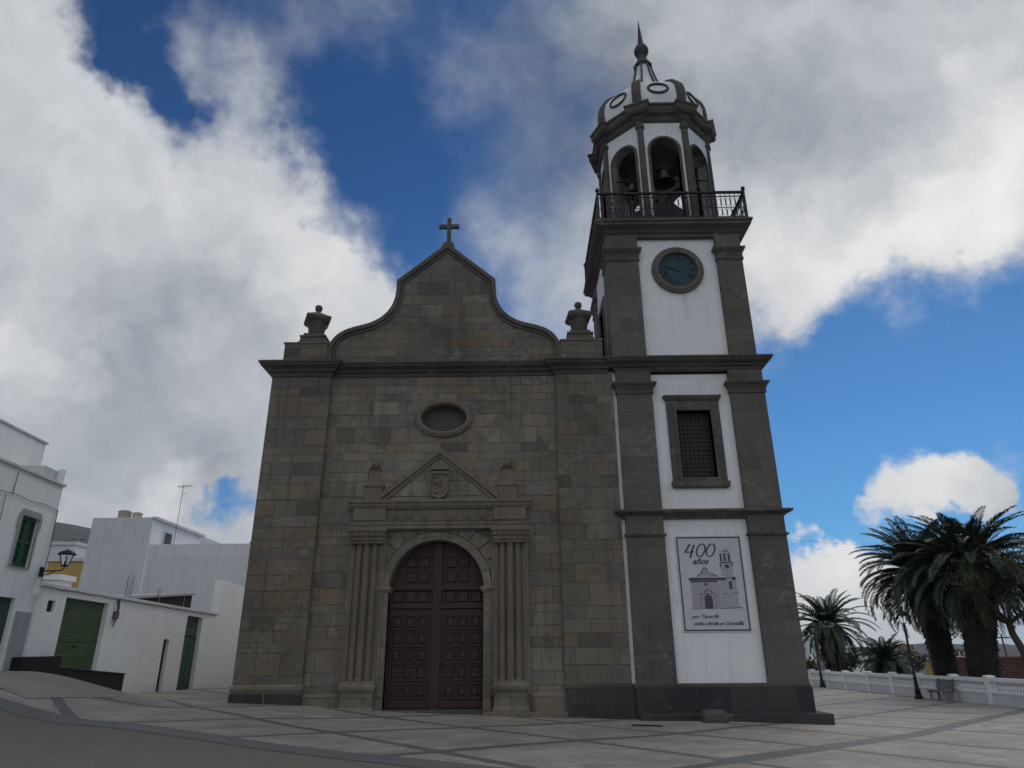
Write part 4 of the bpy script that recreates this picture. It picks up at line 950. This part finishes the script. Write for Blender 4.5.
lbuild(MB().box(-.15, -.1, 23.15, 23.3, 2.0, 2.06), 'handle', 'iron', gd, 0)
sdm = MB(); sdm.box(-.22, -.17, SD[0], SD[1], -.4, 2.55)
for y0, y1 in ((31.6, 32.42), (32.47, 33.3)): sdm.box(-.17, -.15, y0 + .1, y1 - .1, .7, 1.4); sdm.box(-.17, -.15, y0 + .1, y1 - .1, 1.55, 2.4)
sdr = lbuild(sdm, 'door', 'green_paint', lw, .004)
lbuild(MB().box(-.22, -.18, SD[0], SD[1], 2.6, 2.95), 'transom', 'garage_green', sdr, 0); lbuild(MB().box(-.22, -.18, SD[0], SD[1], 2.98, SD[3]), 'fanlight', 'dark_glass', sdr, 0)
lbuild(MB().box(-.20, -.14, NW[0], NW[1], -.4, NW[3]), 'narrow_door', 'dark_base', lw, 0)
mt = MB(); mt.box(-.16, -.08, MT[0], MT[1], MT[2], MT[3]); mt.box(-.08, -.06, MT[0] + .05, MT[1] - .05, MT[2] + .04, MT[3] - .04); lbuild(mt, 'meter_box', 'dark_base', lw, .004)
c = MB(); c.tube([(.06, 20.42 + i * .5, 3.60 + .035 * math.sin(i * 2.1)) for i in range(10)], .010, 5); c.tube([(.06, 24.9 + i * .55, 3.585 + .025 * math.sin(i * 1.3)) for i in range(19)], .014, 5)
lbuild(c, 'cable', 'cable_black', lw, 0)
jb = MB(); jb.box(.0, .10, 24.95, 25.20, 2.95, 3.2)
for i in range(4): jb.tube([(.06, 24.95 + i * .06, 3.6), (.09, 25.0 + i * .05, 3.3), (.07, 25.12 - i * .05, 2.9 - .08 * i), (.05, 25.0, 2.75)], .014, 4)
lbuild(jb, 'junction_box', 'cable_black', lw, 0)

ld = lroot('landing_wall', 22, .6, 'dark low stepped wall of the landing before the green garage door', 'low wall', x=.15)
w = side(MB()); w.prism([(19.88, -.2), (26.0, -.2), (26.0, 1.16), (21.84, 1.40), (21.80, 1.745), (19.88, 1.71)], .034, .30); lbuild(w, 'wall', 'dark_base', ld, .012)
w = side(MB()); w.prism([(21.9, 1.398), (26.04, 1.16), (26.04, 1.19), (21.9, 1.428)], .036, .325); lbuild(w, 'coping', 'dark_ornament_stone', ld, .006)

# wall lantern on the corner of the house
wl = lroot('wall_lantern', 20.40, 4.0, 'black iron lantern on a bracket at the corner of the white house', 'lantern', x=.05)
br = MB(); br.box(.0, .05, 20.22, 20.38, 3.86, 4.12); br.tube([(.05, 20.30, 4.02), (.22, 20.42, 4.03), (.40, 20.56, 4.06), (.46, 20.60, 4.11), (.46, 20.60, 4.19)], .022, 6); br.tube([(.05, 20.30, 3.90), (.18, 20.39, 3.92), (.28, 20.46, 4.02)], .014, 5)
lbuild(br, 'bracket', 'iron', wl, 0)
lx, ly, lz = .46, 20.60, 4.20
cg = MB()
for k in range(6):
    a = k * PI / 3; cg.tube([(lx + .09 * math.cos(a), ly + .09 * math.sin(a), lz), (lx + .20 * math.cos(a), ly + .20 * math.sin(a), lz + .30)], .013, 4)
cg.lathe(lx, ly, [(.02, lz - .04), (.10, lz - .015), (.105, lz + .02), (.04, lz + .025)], 6); cg.lathe(lx, ly, [(.215, lz + .295), (.245, lz + .31), (.24, lz + .34), (.18, lz + .40), (.09, lz + .44), (.03, lz + .46), (.0, lz + .50)], 12)
cg.lathe(lx, ly, [(.03, lz + .03), (.035, lz + .10), (.02, lz + .14)], 6)
lbuild(cg, 'cage', 'iron', wl, 0)
lbuild(MB().lathe(lx, ly, [(.08, lz + .02), (.185, lz + .29)], 6), 'glass', 'lamp_glass', wl, 0)

# rods left standing out of the low roof
def rebar(y, hs, label):
    r = lroot('starter_bars', y, 3.72, label, 'steel bars', 'rusty bars left on the low roof', x=-.2)
    for i, h in enumerate(hs):
        t = MB(); yy = y + i * .16; hook = [(-.2, yy, 3.5), (-.2 + .02 * i, yy, 3.72 + h * .9), (-.2 + .02 * i, yy + .02, 3.72 + h)]
        t.tube(hook, .012, 5); lbuild(t, 'bar', 'rusty_pale' if i == 1 else 'dark_base', r, 0)
rebar(26.0, (.75, .95, .8), 'tallest cluster of bent steel bars on the low roof, nearest the garage door')
rebar(28.7, (.55, .6), 'middle pair of short steel bars on the low white roof')
rebar(31.2, (.5, .62), 'pair of short steel bars on the low roof, nearest the raised end')
sh_ = lroot('roof_shed', 31, 3.3, 'dark lean-to on the low roof beside the raised white end', 'shed', x=-1.5)
s_ = side(MB()); s_.prism([(29.2, 3.3), (35.1, 3.3), (35.1, 4.55), (29.2, 3.95)], -3, -1.3); lbuild(s_, 'wall', 'dark_base', sh_, .01)
s_ = side(MB()); s_.prism([(29.0, 3.93), (35.15, 4.56), (35.15, 4.66), (29.0, 4.03)], -3.1, -1.15); lbuild(s_, 'roof', 'dado_grey', sh_, .01)

# grey house behind
gh = empty('grey_house', (-19, 40, 2), 'grey rendered house with a white side wall behind the low building', 'house')
def gb(mb, name, mat, bevel=.015, par=None): return mb.build(name, mat, par or gh, bevel=bevel)
gb(MB().box(-27.4, -23.55, 44.0, 56, -1, 10.14), 'wall', 'house_grey')
gb(MB().box(-23.56, -23.45, 44.02, 51.0, -1, 10.0), 'side_wall', 'house_white')
gb(MB().box(-23.6, -23.2, 43.95, 51.2, 10.02, 10.18), 'roof_slab', 'pale_grey')
gb(MB().box(-23.5, -13.0, 44.04, 56.5, -1, 7.62), 'wing', 'house_grey')
gb(MB().box(-23.44, -13.0, 44.06, 44.3, 7.62, 8.44), 'parapet', 'pale_grey')
gw = MB(); gw.xf = YX; gw.frame(rect(45.5, 46.7, 8.55, 9.55), rect(45.6, 46.6, 8.65, 9.45), -23.47, -23.38); gw = gb(gw, 'window', 'pale_grey', 0)
gp_ = MB(); gp_.box(-23.44, -23.42, 45.6, 46.6, 8.65, 9.45); gb(gp_, 'pane', 'dark_glass', 0, gw)
for x, label in ((-26.2, 'beige roof tank on the grey house, nearer its left edge'), (-25.35, 'beige roof tank on the grey house, nearer the antenna')):
    e = empty('roof_tank', (x, 45.4, 10.1), label, 'water tank', 'tanks on the grey house roof')
    s = 1.0 if x < -26 else .78
    MB().lathe(x, 45.4, [(.36 * s, 10.1), (.40 * s, 10.2), (.40 * s, 10.5), (.38 * s, 10.52), (.40 * s, 10.55), (.39 * s, 10.14 + .62 * s)], 18).build('body', 'tank_beige', e, smooth=True)
    MB().lathe(x, 45.4, [(.42 * s, 10.13 + .62 * s), (.42 * s, 10.18 + .62 * s), (.3 * s, 10.24 + .62 * s), (.1, 10.28 + .62 * s)], 18).build('lid', 'tank_beige', e, smooth=True)
ax, ay = -22.9, 46.0
an = empty('antenna', (ax, ay, 7.6), 'thin television antenna mast on the roof of the grey house', 'antenna')
MB().tube([(ax, ay, 7.6), (ax, ay, 12.75)], .018, 6).build('mast', 'iron', an)
f = MB(); f.tube([(ax - .4, ay, 12.6), (ax + .45, ay + .2, 12.7)], .014, 4)
for i in range(7): x = ax - .35 + i * .13; f.tube([(x, ay - .2, 12.6 + i * .015), (x, ay + .4, 12.6 + i * .015)], .008, 4)
f.tube([(ax, ay, 12.1), (ax + .25, ay + .1, 12.15)], .012, 4); f.build('aerial', 'iron', an)

# what shows in the gap between the corner house and the grey house
def house(name, x0, x1, y0, y1, z0, z1, wall, roof, label, wins=(), pitched=False, cat='house', group=None):
    e = empty(name, ((x0 + x1) / 2, (y0 + y1) / 2, z0), label, cat, group)
    MB().box(x0, x1, y0, y1, z0 - 3, z1).build('wall', wall, e, bevel=.02)
    r = MB()
    if pitched: xm = (x0 + x1) / 2; r.rings([[(x0 - .3, y, z1), (xm, y, z1 + (x1 - x0) * .18), (x1 + .3, y, z1)] for y in (y0 - .3, y1 + .3)])
    else: r.loft(x0, x1, y0, y1, [(.1, z1 - .02), (.1, z1 + .22), (-.15, z1 + .22), (-.15, z1 + .1)])
    r.build('roof', roof, e)
    for (wx, wz, ww, wh) in wins:
        a = x0 + wx * (x1 - x0); c_ = z0 + wz * (z1 - z0)
        o = MB().frame([(a - .1, c_ - .1), (a + ww + .1, c_ - .1), (a + ww + .1, c_ + wh + .1), (a - .1, c_ + wh + .1)], [(a, c_), (a + ww, c_), (a + ww, c_ + wh), (a, c_ + wh)], y0 - .06, y0 + .05).build('window', 'pale_grey', e)
        MB().box(a, a + ww, y0 - .012, y0 + .04, c_, c_ + wh).build('pane', 'dark_glass', o)
    return e
def atY(u, v, Y): d = pixdir(u, v); t = Y / d.y; return Vector((d.x * t, Y, 1.6 + d.z * t))
house('pale_house', -38, -33.2, 52, 60, 2, 9.7, 'pale_grey', 'house_grey', 'small pale house behind the wall lantern', ((.72, .72, .6, .8),))
house('annex', -24.0, -21.5, 33, 34.0, 2, 5.15, 'house_white', 'house_white', 'low white annex wall behind the wall lantern, left of the ochre wall', (), cat='annex')
house('ochre_house', -33.0, -30.2, 49, 54, 2, 8.1, 'ochre', 'pale_grey', 'ochre yellow house in the gap beside the grey house', ((.18, .72, .4, .55),))

# ------------------------------------------------------------------ foliage
def leaf_mesh(clumps, leaf, rnd, per, flat=.6):
    mb = MB(); vs = []; fs = []
    for (c, r) in clumps:
        for _ in range(per):
            d = Vector((rnd.gauss(0, 1), rnd.gauss(0, 1), rnd.gauss(0, 1) * flat)).normalized() * r * rnd.random() ** .45
            p = c + d; s = leaf * rnd.uniform(.6, 1.4)
            q = Euler((rnd.uniform(-1, 1), rnd.uniform(-1, 1), rnd.uniform(0, 6.28))).to_matrix()
            a = q @ Vector((s, 0, 0)); b_ = q @ Vector((0, s * .5, 0)); o = len(vs)
            vs += [tuple(p - a), tuple(p + b_ + a * .1), tuple(p + a), tuple(p - b_ + a * .1)]; fs.append((o, o + 1, o + 2, o + 3))
    mb.v = vs; mb.f = fs; return mb
rt = random.Random(5)
def bush(name, loc, r, h, n, label, cat, mat='bush_leaf', per=260, leaf=.16):
    e = empty(name, loc, label, cat); L = Vector(loc)
    MB().tube([L - Vector((0, 0, .3)), L + Vector((.1, 0, h * .35)), L + Vector((0, .1, h * .7))], [.18, .13, .06], 7).build('trunk', 'tree_bark', e)
    cl = [(L + Vector((rt.uniform(-r, r), rt.uniform(-r, r), h * rt.uniform(.35, 1))), r * rt.uniform(.35, .6)) for _ in range(n)]
    leaf_mesh(cl, leaf, rt, per).build('crown', mat, e, fixn=False)
bush('dark_tree', (-36.9, 60.5, 4.9), 1.7, 5.6, 12, 'dark leafy tree showing in the gap beside the grey house', 'tree')
bush('rooftop_shrub', (-22.0, 60, 9.2), 1.3, 1.6, 7, 'dark shrub top above the grey parapet, right of the antenna', 'shrub', per=160, leaf=.12)

def palm_crown(rnd, nf, L, seg=13, npair=46, droopy=.66, up=1.26, leaf=.60, sides=(0, 2 * PI), lo=-.50, width=1.8):
    vs, fs = [], []
    def quad(a, b_, c, d): o = len(vs); vs.extend([tuple(a), tuple(b_), tuple(c), tuple(d)]); fs.append((o, o + 1, o + 2, o + 3))
    for i in range(nf):
        t = (i + .5) / nf
        el = lo + (up - lo) * (t ** .85) + rnd.uniform(-.12, .12)
        az = sides[0] + (i * 2.39996 + rnd.uniform(-.25, .25)) % (sides[1] - sides[0])
        l = L * rnd.uniform(.82, 1.1) * (1 - .05 * max(0, el)); k = droopy * rnd.uniform(.75, 1.25) * (1.15 - .45 * max(0, el))
        p = Vector((math.cos(az), math.sin(az), 0)) * .25 + Vector((0, 0, .25 * math.sin(el))); pts = [p.copy()]; e = el; st = l / seg
        sway = rnd.uniform(-.25, .25)
        for s in range(seg):
            e -= k * (.055 + .017 * s); az2 = az + sway * s / seg
            p = p + Vector((math.cos(az2) * math.cos(e), math.sin(az2) * math.cos(e), math.sin(e))) * st; pts.append(p.copy())
        # midrib
        for s in range(seg):
            d = (pts[s + 1] - pts[s]).normalized(); w = d.cross(Vector((0, 0, 1)));  w = w.normalized() * (.05 * (1 - s / seg) + .008)
            quad(pts[s] - w, pts[s] + w, pts[s + 1] + w * .8, pts[s + 1] - w * .8)
        for j in range(npair):
            f = .10 + .90 * (j + rnd.uniform(0, .8)) / npair; q = min(seg - 1, int(f * seg)); ff = f * seg - q
            b_ = pts[q].lerp(pts[q + 1], ff); d = (pts[q + 1] - pts[q]).normalized(); sd_ = d.cross(Vector((0, 0, 1))).normalized(); un = sd_.cross(d)
            ll = leaf * (math.sin(PI * min(1, f * .86 + .12)) ** .6) * rnd.uniform(.8, 1.15)
            for s in (-1, 1):
                dirn = (sd_ * s * .80 + d * (.55 + .4 * f) + un * .32).normalized()
                tip = b_ + dirn * ll + Vector((0, 0, -.10 * ll)); mid = b_ + dirn * ll * .5 + un * .02
                wv = d * (.019 * width + .010 * (1 - f))
                quad(b_ - wv, mid - wv * 1.2 + un * .01, tip, mid + wv * 1.2)
    mb = MB(); mb.v = vs; mb.f = fs; return mb
def palm_trunk(x, y, z0, z1, r0, r1, r2, lean, rnd, n=22):
    """stem of stubby leaf bases: narrow foot, swelling under the crown"""
    mb = MB(); rg = []; m = 34
    for i in range(m + 1):
        t = i / m; r = r0 + (r1 - r0) * min(1, t / .62) if t < .62 else r1 + (r2 - r1) * sm((t - .62) / .25)
        if t > .9: r *= 1 - .35 * (t - .9) / .1
        cx, cy = x + lean[0] * t, y + lean[1] * t; z = z0 + (z1 - z0) * t
        rg.append([(cx + (r * (1 + .13 * (((j + i) % 2) - .5)) + rnd.uniform(-.04, .06)) * math.cos(2 * PI * j / n), cy + (r * (1 + .13 * (((j + i) % 2) - .5)) + rnd.uniform(-.04, .06)) * math.sin(2 * PI * j / n), z + rnd.uniform(-.04, .04)) for j in range(n)])
    return mb.rings(rg)
def boots(x, y, z0, z1, r, lean, rnd, n, L=.45):
    """dry leaf stubs and hanging dead fronds under the crown"""
    mb = MB()
    for i in range(n):
        t = rnd.random(); a = rnd.uniform(0, 2 * PI); z = z0 + (z1 - z0) * t; rr = r(t)
        cx, cy = x + lean[0] * t, y + lean[1] * t; d = Vector((math.cos(a), math.sin(a), 0)); s = Vector((-d.y, d.x, 0)) * rnd.uniform(.03, .07)
        p = Vector((cx, cy, z)) + d * rr * .9; q = p + d * rnd.uniform(.10, .30) + Vector((0, 0, rnd.uniform(-L, L * .7))); u = Vector((0, 0, .05))
        mb.add([p - s - u, p + s - u, q, p + s + u, p - s + u], [(0, 1, 2), (1, 3, 2), (3, 4, 2), (4, 0, 2)])
    return mb
def palm(x, y, z0, zc, r0, r1, r2, L, label, seed, lean=(0, 0), nf=95, trunk_top=None, skirt=(.62, 1.0), group='date palms beyond the white balustrade', **kw):
    rnd = random.Random(seed); e = empty('palm_tree', (x, y, z0), label, 'palm tree', group)
    zt = trunk_top or zc
    palm_trunk(x, y, z0, zt, r0, r1, r2, lean, rnd).build('trunk', 'trunk_bark', e)
    rf_ = lambda t: r0 + (r1 - r0) * min(1, t / .62) if t < .62 else r1 + (r2 - r1) * sm((t - .62) / .25)
    boots(x, y, z0 + .2, zt, rf_, lean, rnd, 700).build('leaf_stubs', 'trunk_bark', e, fixn=False)
    if skirt:
        h = zt - z0; sk = MB()
        for i in range(260):
            a = rnd.uniform(0, 2 * PI); t = rnd.uniform(*skirt); d = Vector((math.cos(a), math.sin(a), 0)); c0 = Vector((x + lean[0] * t, y + lean[1] * t, z0 + h * t))
            p = c0 + d * rf_(t) * .85; q = p + d * rnd.uniform(.15, .55) + Vector((0, 0, -rnd.uniform(.5, 1.35))); s = Vector((-d.y, d.x, 0)) * rnd.uniform(.02, .06); m_ = (p + q) / 2 + d * .12
            sk.add([p - s, p + s, m_ + s * 1.3, m_ - s * 1.3, q], [(0, 1, 2, 3), (3, 2, 4)])
        sk.build('dead_fronds', 'dead_frond', e, fixn=False)
    c = palm_crown(rnd, nf, L, **kw); top = Vector((x + lean[0], y + lean[1], zc)); c.v = [tuple(Vector(p) + top) for p in c.v]
    c.build('crown', 'palm_leaf', e, fixn=False)
    return e
palm(23.1, 38.0, -.6, 5.75, .56, .76, 1.0, 3.95, 'large date palm with a thick dark trunk, right of the pair', 21, lean=(.9, 0), nf=150)
palm(23.7, 42.0, -.6, 5.9, .50, .66, .78, 3.85, 'large date palm behind the lamp post, left of the pair', 22, lean=(-.15, 0), nf=150)
palm(25.0, 60.0, -1.2, 3.75, .42, .62, .95, 3.7, 'single date palm beside the tower with a shaggy brown trunk', 23, nf=62, skirt=(.25, 1.0))
palm(36.4, 75.0, -3.6, .9, .5, .6, .6, 3.1, 'low date palm below the balustrade, half hidden by it', 24, nf=70)

# bare-limbed tree at the right edge
bt = empty('spreading_tree', (24.55, 36.6, -.5), 'thin brownish tree with crooked bare limbs at the right edge', 'tree')
rb = random.Random(9); tb = MB(); tips = []
def limb(p, d, l, r, depth):
    pts = [p.copy()]; rs = [r]; n = 5
    for i in range(n):
        d = (d + Vector((rb.uniform(-.28, .28), rb.uniform(-.28, .28), rb.uniform(-.10, .22)))).normalized(); p = p + d * l / n; pts.append(p.copy()); rs.append(r * (1 - .42 * (i + 1) / n))
    tb.tube(pts, rs, 7 if depth < 2 else 4)
    if depth >= 4: tips.append(p); return
    for k in range(3):
        a = rb.uniform(0, 2 * PI); nd = (d * .7 + Vector((math.cos(a), math.sin(a), rb.uniform(-.15, .5))) * .8).normalized(); limb(pts[-1 if k < 2 else -2], nd, l * rb.uniform(.62, .8), rs[-1] * .72, depth + 1)
        if depth >= 2: tips.append(pts[-2])
stem = [Vector(p) for p in ((25.0, 36.6, -.6), (24.75, 36.6, .6), (24.6, 36.55, 1.7), (24.25, 36.5, 2.5), (24.2, 36.5, 3.0))]
tb.tube(stem, [.24, .2, .18, .16, .15], 9)
for dv, l in (((-.75, -.1, .35), 1.9), ((-.35, .3, .75), 1.8), ((.1, -.35, .8), 1.8), ((.7, .1, .5), 1.9), ((-.6, -.5, .12), 1.5), ((.5, .5, .25), 1.6)):
    limb(stem[-1].copy(), Vector(dv).normalized(), l, .10, 1)
tb.build('trunk', 'tree_bark', bt, smooth='all')
leaf_mesh([(p, .42) for p in tips], .07, rb, 24).build('crown', 'tree_leaf', bt, fixn=False)

# ------------------------------------------------------------------ white balustrade wall
bal = empty('balustrade_wall', (20.6, 34, -.5), 'long white balustrade wall with posts along the right side of the plaza', 'wall')
WA = math.atan(.09); WF = Matrix.Translation((wallx(0), 0, 0)) @ Matrix.Rotation(-WA, 4, 'Z')     # local y along the wall, x across
posts = [26.3, 29.75, 33.2, 36.4, 40.1, 43.6, 47.3, 51.5, 55.3, 59.2, 63.0]
cs = 1 / math.cos(WA)
def zb(y): return g(wallx(y) - .3, y)
for i in range(len(posts) - 1):
    y0, y1 = posts[i] * cs, posts[i + 1] * cs; z = (zb(posts[i]) + zb(posts[i + 1])) / 2
    pn = MB(); pn.box(-.09, .09, y0, y1, z - .6, z + .45); pn.build('base_panel', 'pale_grey', bal, frame=WF)
    MB().box(-.13, .13, y0, y1, z + .45, z + .54).build('lower_rail', 'house_white', bal, frame=WF, bevel=.01)
    MB().box(-.15, .15, y0, y1, z + .92, z + 1.08).build('top_rail', 'house_white', bal, frame=WF, bevel=.012)
    bl = MB(); n = int((y1 - y0 - .3) / .22)
    for k in range(n):
        y = y0 + .2 + (y1 - y0 - .4) * (k + .5) / n
        bl.lathe(0, y, [(.05, z + .54), (.05, z + .57), (.03, z + .60), (.062, z + .68), (.055, z + .74), (.03, z + .83), (.05, z + .88), (.05, z + .92)], 8)
    bl.build('balusters', 'house_white', bal, frame=WF, smooth='all')
for y in posts:
    z = zb(y); MB().box(-.17, .17, y * cs - .15, y * cs + .15, z - .6, z + 1.10).loft(-.17, .17, y * cs - .15, y * cs + .15, [(0, z + 1.10), (.03, z + 1.11), (.03, z + 1.15), (-.05, z + 1.19)]).build('post', 'house_white', bal, frame=WF, bevel=.01)

# ------------------------------------------------------------------ lamp posts
def lamp_post(x, y, h, label, z=None):
    z = g(x, y) if z is None else z
    e = empty('lamp_post', (x, y, z), label, 'street lamp', 'black lamp posts by the balustrade')
    p = MB(); p.lathe(x, y, [(.20, z - .05), (.20, z + .12), (.15, z + .16), (.13, z + .40), (.15, z + .44), (.11, z + .50), (.075, z + .95), (.095, z + 1.0), (.07, z + 1.05), (.05, z + h - .75), (.08, z + h - .72), (.08, z + h - .68), (.05, z + h - .62)], 14)
    p.build('pole', 'iron', e, smooth=True)
    zl = z + h - .62; c_ = MB()
    for k in range(6):
        a = k * PI / 3; c_.tube([(x + .11 * math.cos(a), y + .11 * math.sin(a), zl), (x + .22 * math.cos(a), y + .22 * math.sin(a), zl + .42)], .014, 4)
    c_.lathe(x, y, [(.03, zl - .02), (.13, zl), (.13, zl + .03), (.03, zl + .04)], 6); c_.lathe(x, y, [(.25, zl + .41), (.27, zl + .44), (.22, zl + .52), (.12, zl + .62), (.05, zl + .66), (.03, zl + .74), (.0, zl + .80)], 12)
    c_.build('lantern_frame', 'iron', e)
    MB().lathe(x, y, [(.10, zl + .04), (.21, zl + .41)], 6).build('lantern_glass', 'lamp_glass', e)
    return e
lamp_post(20.05, 38.5, 4.2, 'black lamp post beside the bench, its lantern just under the palm fronds')
lamp_post(22.62, 41.2, 5.4, 'black lamp post behind the balustrade, its top lost in the palm fronds', z=-.4)
lamp_post(22.25, 56.0, 4.4, 'black lamp post before the single palm next to the tower')

# bench
bx_, by_ = 20.35, 36.9; bz = g(bx_, by_)
be = empty('bench', (bx_, by_, bz), 'grey slatted bench with pale legs against the white balustrade', 'bench', None, -WA)
BFm = Matrix.Translation((bx_, by_, bz)) @ Matrix.Rotation(-WA, 4, 'Z')
for i in range(5): MB().box(-.30 + i * .10, -.22 + i * .10, -.95, .95, .42, .455).build('seat_slat', 'bench_wood', be, frame=BFm, bevel=.006)
for i in range(4):
    m_ = MB(); m_.box(.20 + i * .03, .235 + i * .03, -.95, .95, .52 + i * .11, .61 + i * .11); m_.build('back_slat', 'bench_wood', be, frame=BFm, bevel=.006)
for y in (-.7, .7):
    m_ = MB(); m_.box(-.30, .24, y - .05, y + .05, .34, .42); m_.box(-.26, -.16, y - .05, y + .05, 0, .34); m_.box(.12, .22, y - .05, y + .05, 0, .34); m_.xf = None
    m_.build('leg', 'concrete', be, frame=BFm, bevel=.01)
    m_ = MB(); m_.xf = Matrix(((1, 0, 0, 0), (0, 1, 0, 0), (0, 0, 1, 0), (0, 0, 0, 1))); m_.prism([(.17, .42), (.24, .42), (.36, .98), (.31, .98)], y - .03, y + .03); m_.build('back_support', 'iron', be, frame=BFm)

# ------------------------------------------------------------------ beyond the wall
bwl = empty('brick_wall', (44, 60, -2), 'long red brick boundary wall behind the two palm trunks', 'brick wall')
MB().box(34.6, 75, 60, 60.4, -6, 1.30).build('wall', 'red_brick', bwl); MB().box(34.5, 75.1, 59.95, 60.45, 1.30, 1.42).build('coping', 'tile_roof', bwl)
def far_house(u, v_top, v_bot, wpx, Y, wall, roof, label, pitched=False, wins=((.2, .45, .9, 1.1), (.62, .45, .9, 1.1)), kind='house'):
    a = atY(u, v_top, Y); w_ = wpx / FPX * Y * 1.08; b_ = atY(u, v_bot, Y)
    house(kind, a.x - w_ / 2, a.x + w_ / 2, Y, Y + w_ * .8, b_.z, a.z, wall, roof, label, wins, pitched, group='houses down the slope')
far_house(838, 652, 668, 24, 130, 'concrete', 'pale_grey', 'largest drab block on the slope, behind the single palm', wins=((.12, .5, 1.2, 1.2), (.45, .5, 1.2, 1.2), (.75, .5, 1.2, 1.2)))
far_house(861, 659, 668, 14, 125, 'house_white', 'pale_grey', 'flat white roofed house between the single palm and the low palm')
far_house(812, 640, 655, 9, 210, 'house_white', 'pale_grey', 'small white house between the tower and the single palm')
far_house(899, 654, 664, 10, 140, 'house_white', 'tile_roof', 'white cottage with a red tiled roof just right of the low palm', True)
far_house(940, 660, 670, 15, 120, 'ochre', 'tile_roof', 'ochre house with a red roof left of the brick wall', True)
far_house(958, 651, 660, 10, 190, 'house_white', 'tile_roof', 'far cottage showing between the two large palm trunks', True)
far_house(906, 645, 653, 12, 260, 'tile_roof', 'tile_roof', 'reddish house on the far hillside left of the nearest lamp post')
far_house(877, 648, 655, 9, 300, 'house_white', 'pale_grey', 'tiny far white house on the hillside above the low palm')
# shrubs on the slope
for i, (u, v, Y, r, lab) in enumerate(((800, 668, 95, 2.2, 'dark shrub low beside the tower base, left of the single palm'), (850, 664, 110, 1.8, 'rounded shrub before the drab block on the slope'), (895, 668, 90, 2.4, 'dark shrub behind the balustrade, right of the low palm'), (915, 662, 150, 2.6, 'shrub on the slope just left of the ochre house'), (872, 654, 220, 3.0, 'far shrub on the hillside near the tiny white house'))):
    p = atY(u, v, Y); bush('shrub', (p.x, p.y, p.z - r), r, r * 1.5, 9, lab, 'shrub', per=150, leaf=.24)
for i, (u, v0, v1, Y, lab) in enumerate(((1006, 634, 654, 66, 'thin utility pole with a crossarm left of the bare-limbed tree'), (897, 634, 652, 150, 'thin utility pole far off above the low palm'))):
    a = atY(u, v0, Y); b_ = atY(u, v1, Y); e = empty('utility_pole', (b_.x, Y, b_.z - 3), lab, 'utility pole')
    MB().tube([(b_.x, Y, b_.z - 4), (b_.x, Y, a.z)], .07, 6).build('pole', 'dark_ornament_stone', e)
    MB().box(b_.x - .7, b_.x + .7, Y - .05, Y + .05, a.z - .35, a.z - .25).build('crossarm', 'dark_ornament_stone', e)
ca = MB(); p0 = Vector((9.0, 24.9, 5.5)); p1 = Vector((23.4, 42.0, 8.0)); ca.tube([p0.lerp(p1, t / 20) - Vector((0, 0, .25 * math.sin(PI * t / 20))) for t in range(21)], .004, 4)
tag(ca.build('overhead_cable', 'cable_black'), 'thin overhead cable running from the tower side to the palms', 'cable')

# ------------------------------------------------------------------ air
hm = bpy.data.materials.new('haze'); hm.use_nodes = True; hn = hm.node_tree.nodes; hn.clear()
ho = hn.new('ShaderNodeOutputMaterial'); hv = hn.new('ShaderNodeVolumePrincipled'); hv.inputs['Density'].default_value = .00007; hv.inputs['Color'].default_value = (.80, .87, .95, 1); hv.inputs['Anisotropy'].default_value = .2
hm.node_tree.links.new(hv.outputs[0], ho.inputs['Volume'])
zs = [v.co.z for v in bpy.data.objects['terrain'].data.vertices]
hb = MB(); hb.box(-11200, 11200, -11200, 11200, min(zs) - 1, max(max(zs), 40) + 5); tag(hb.build('haze', hm), kind='stuff')
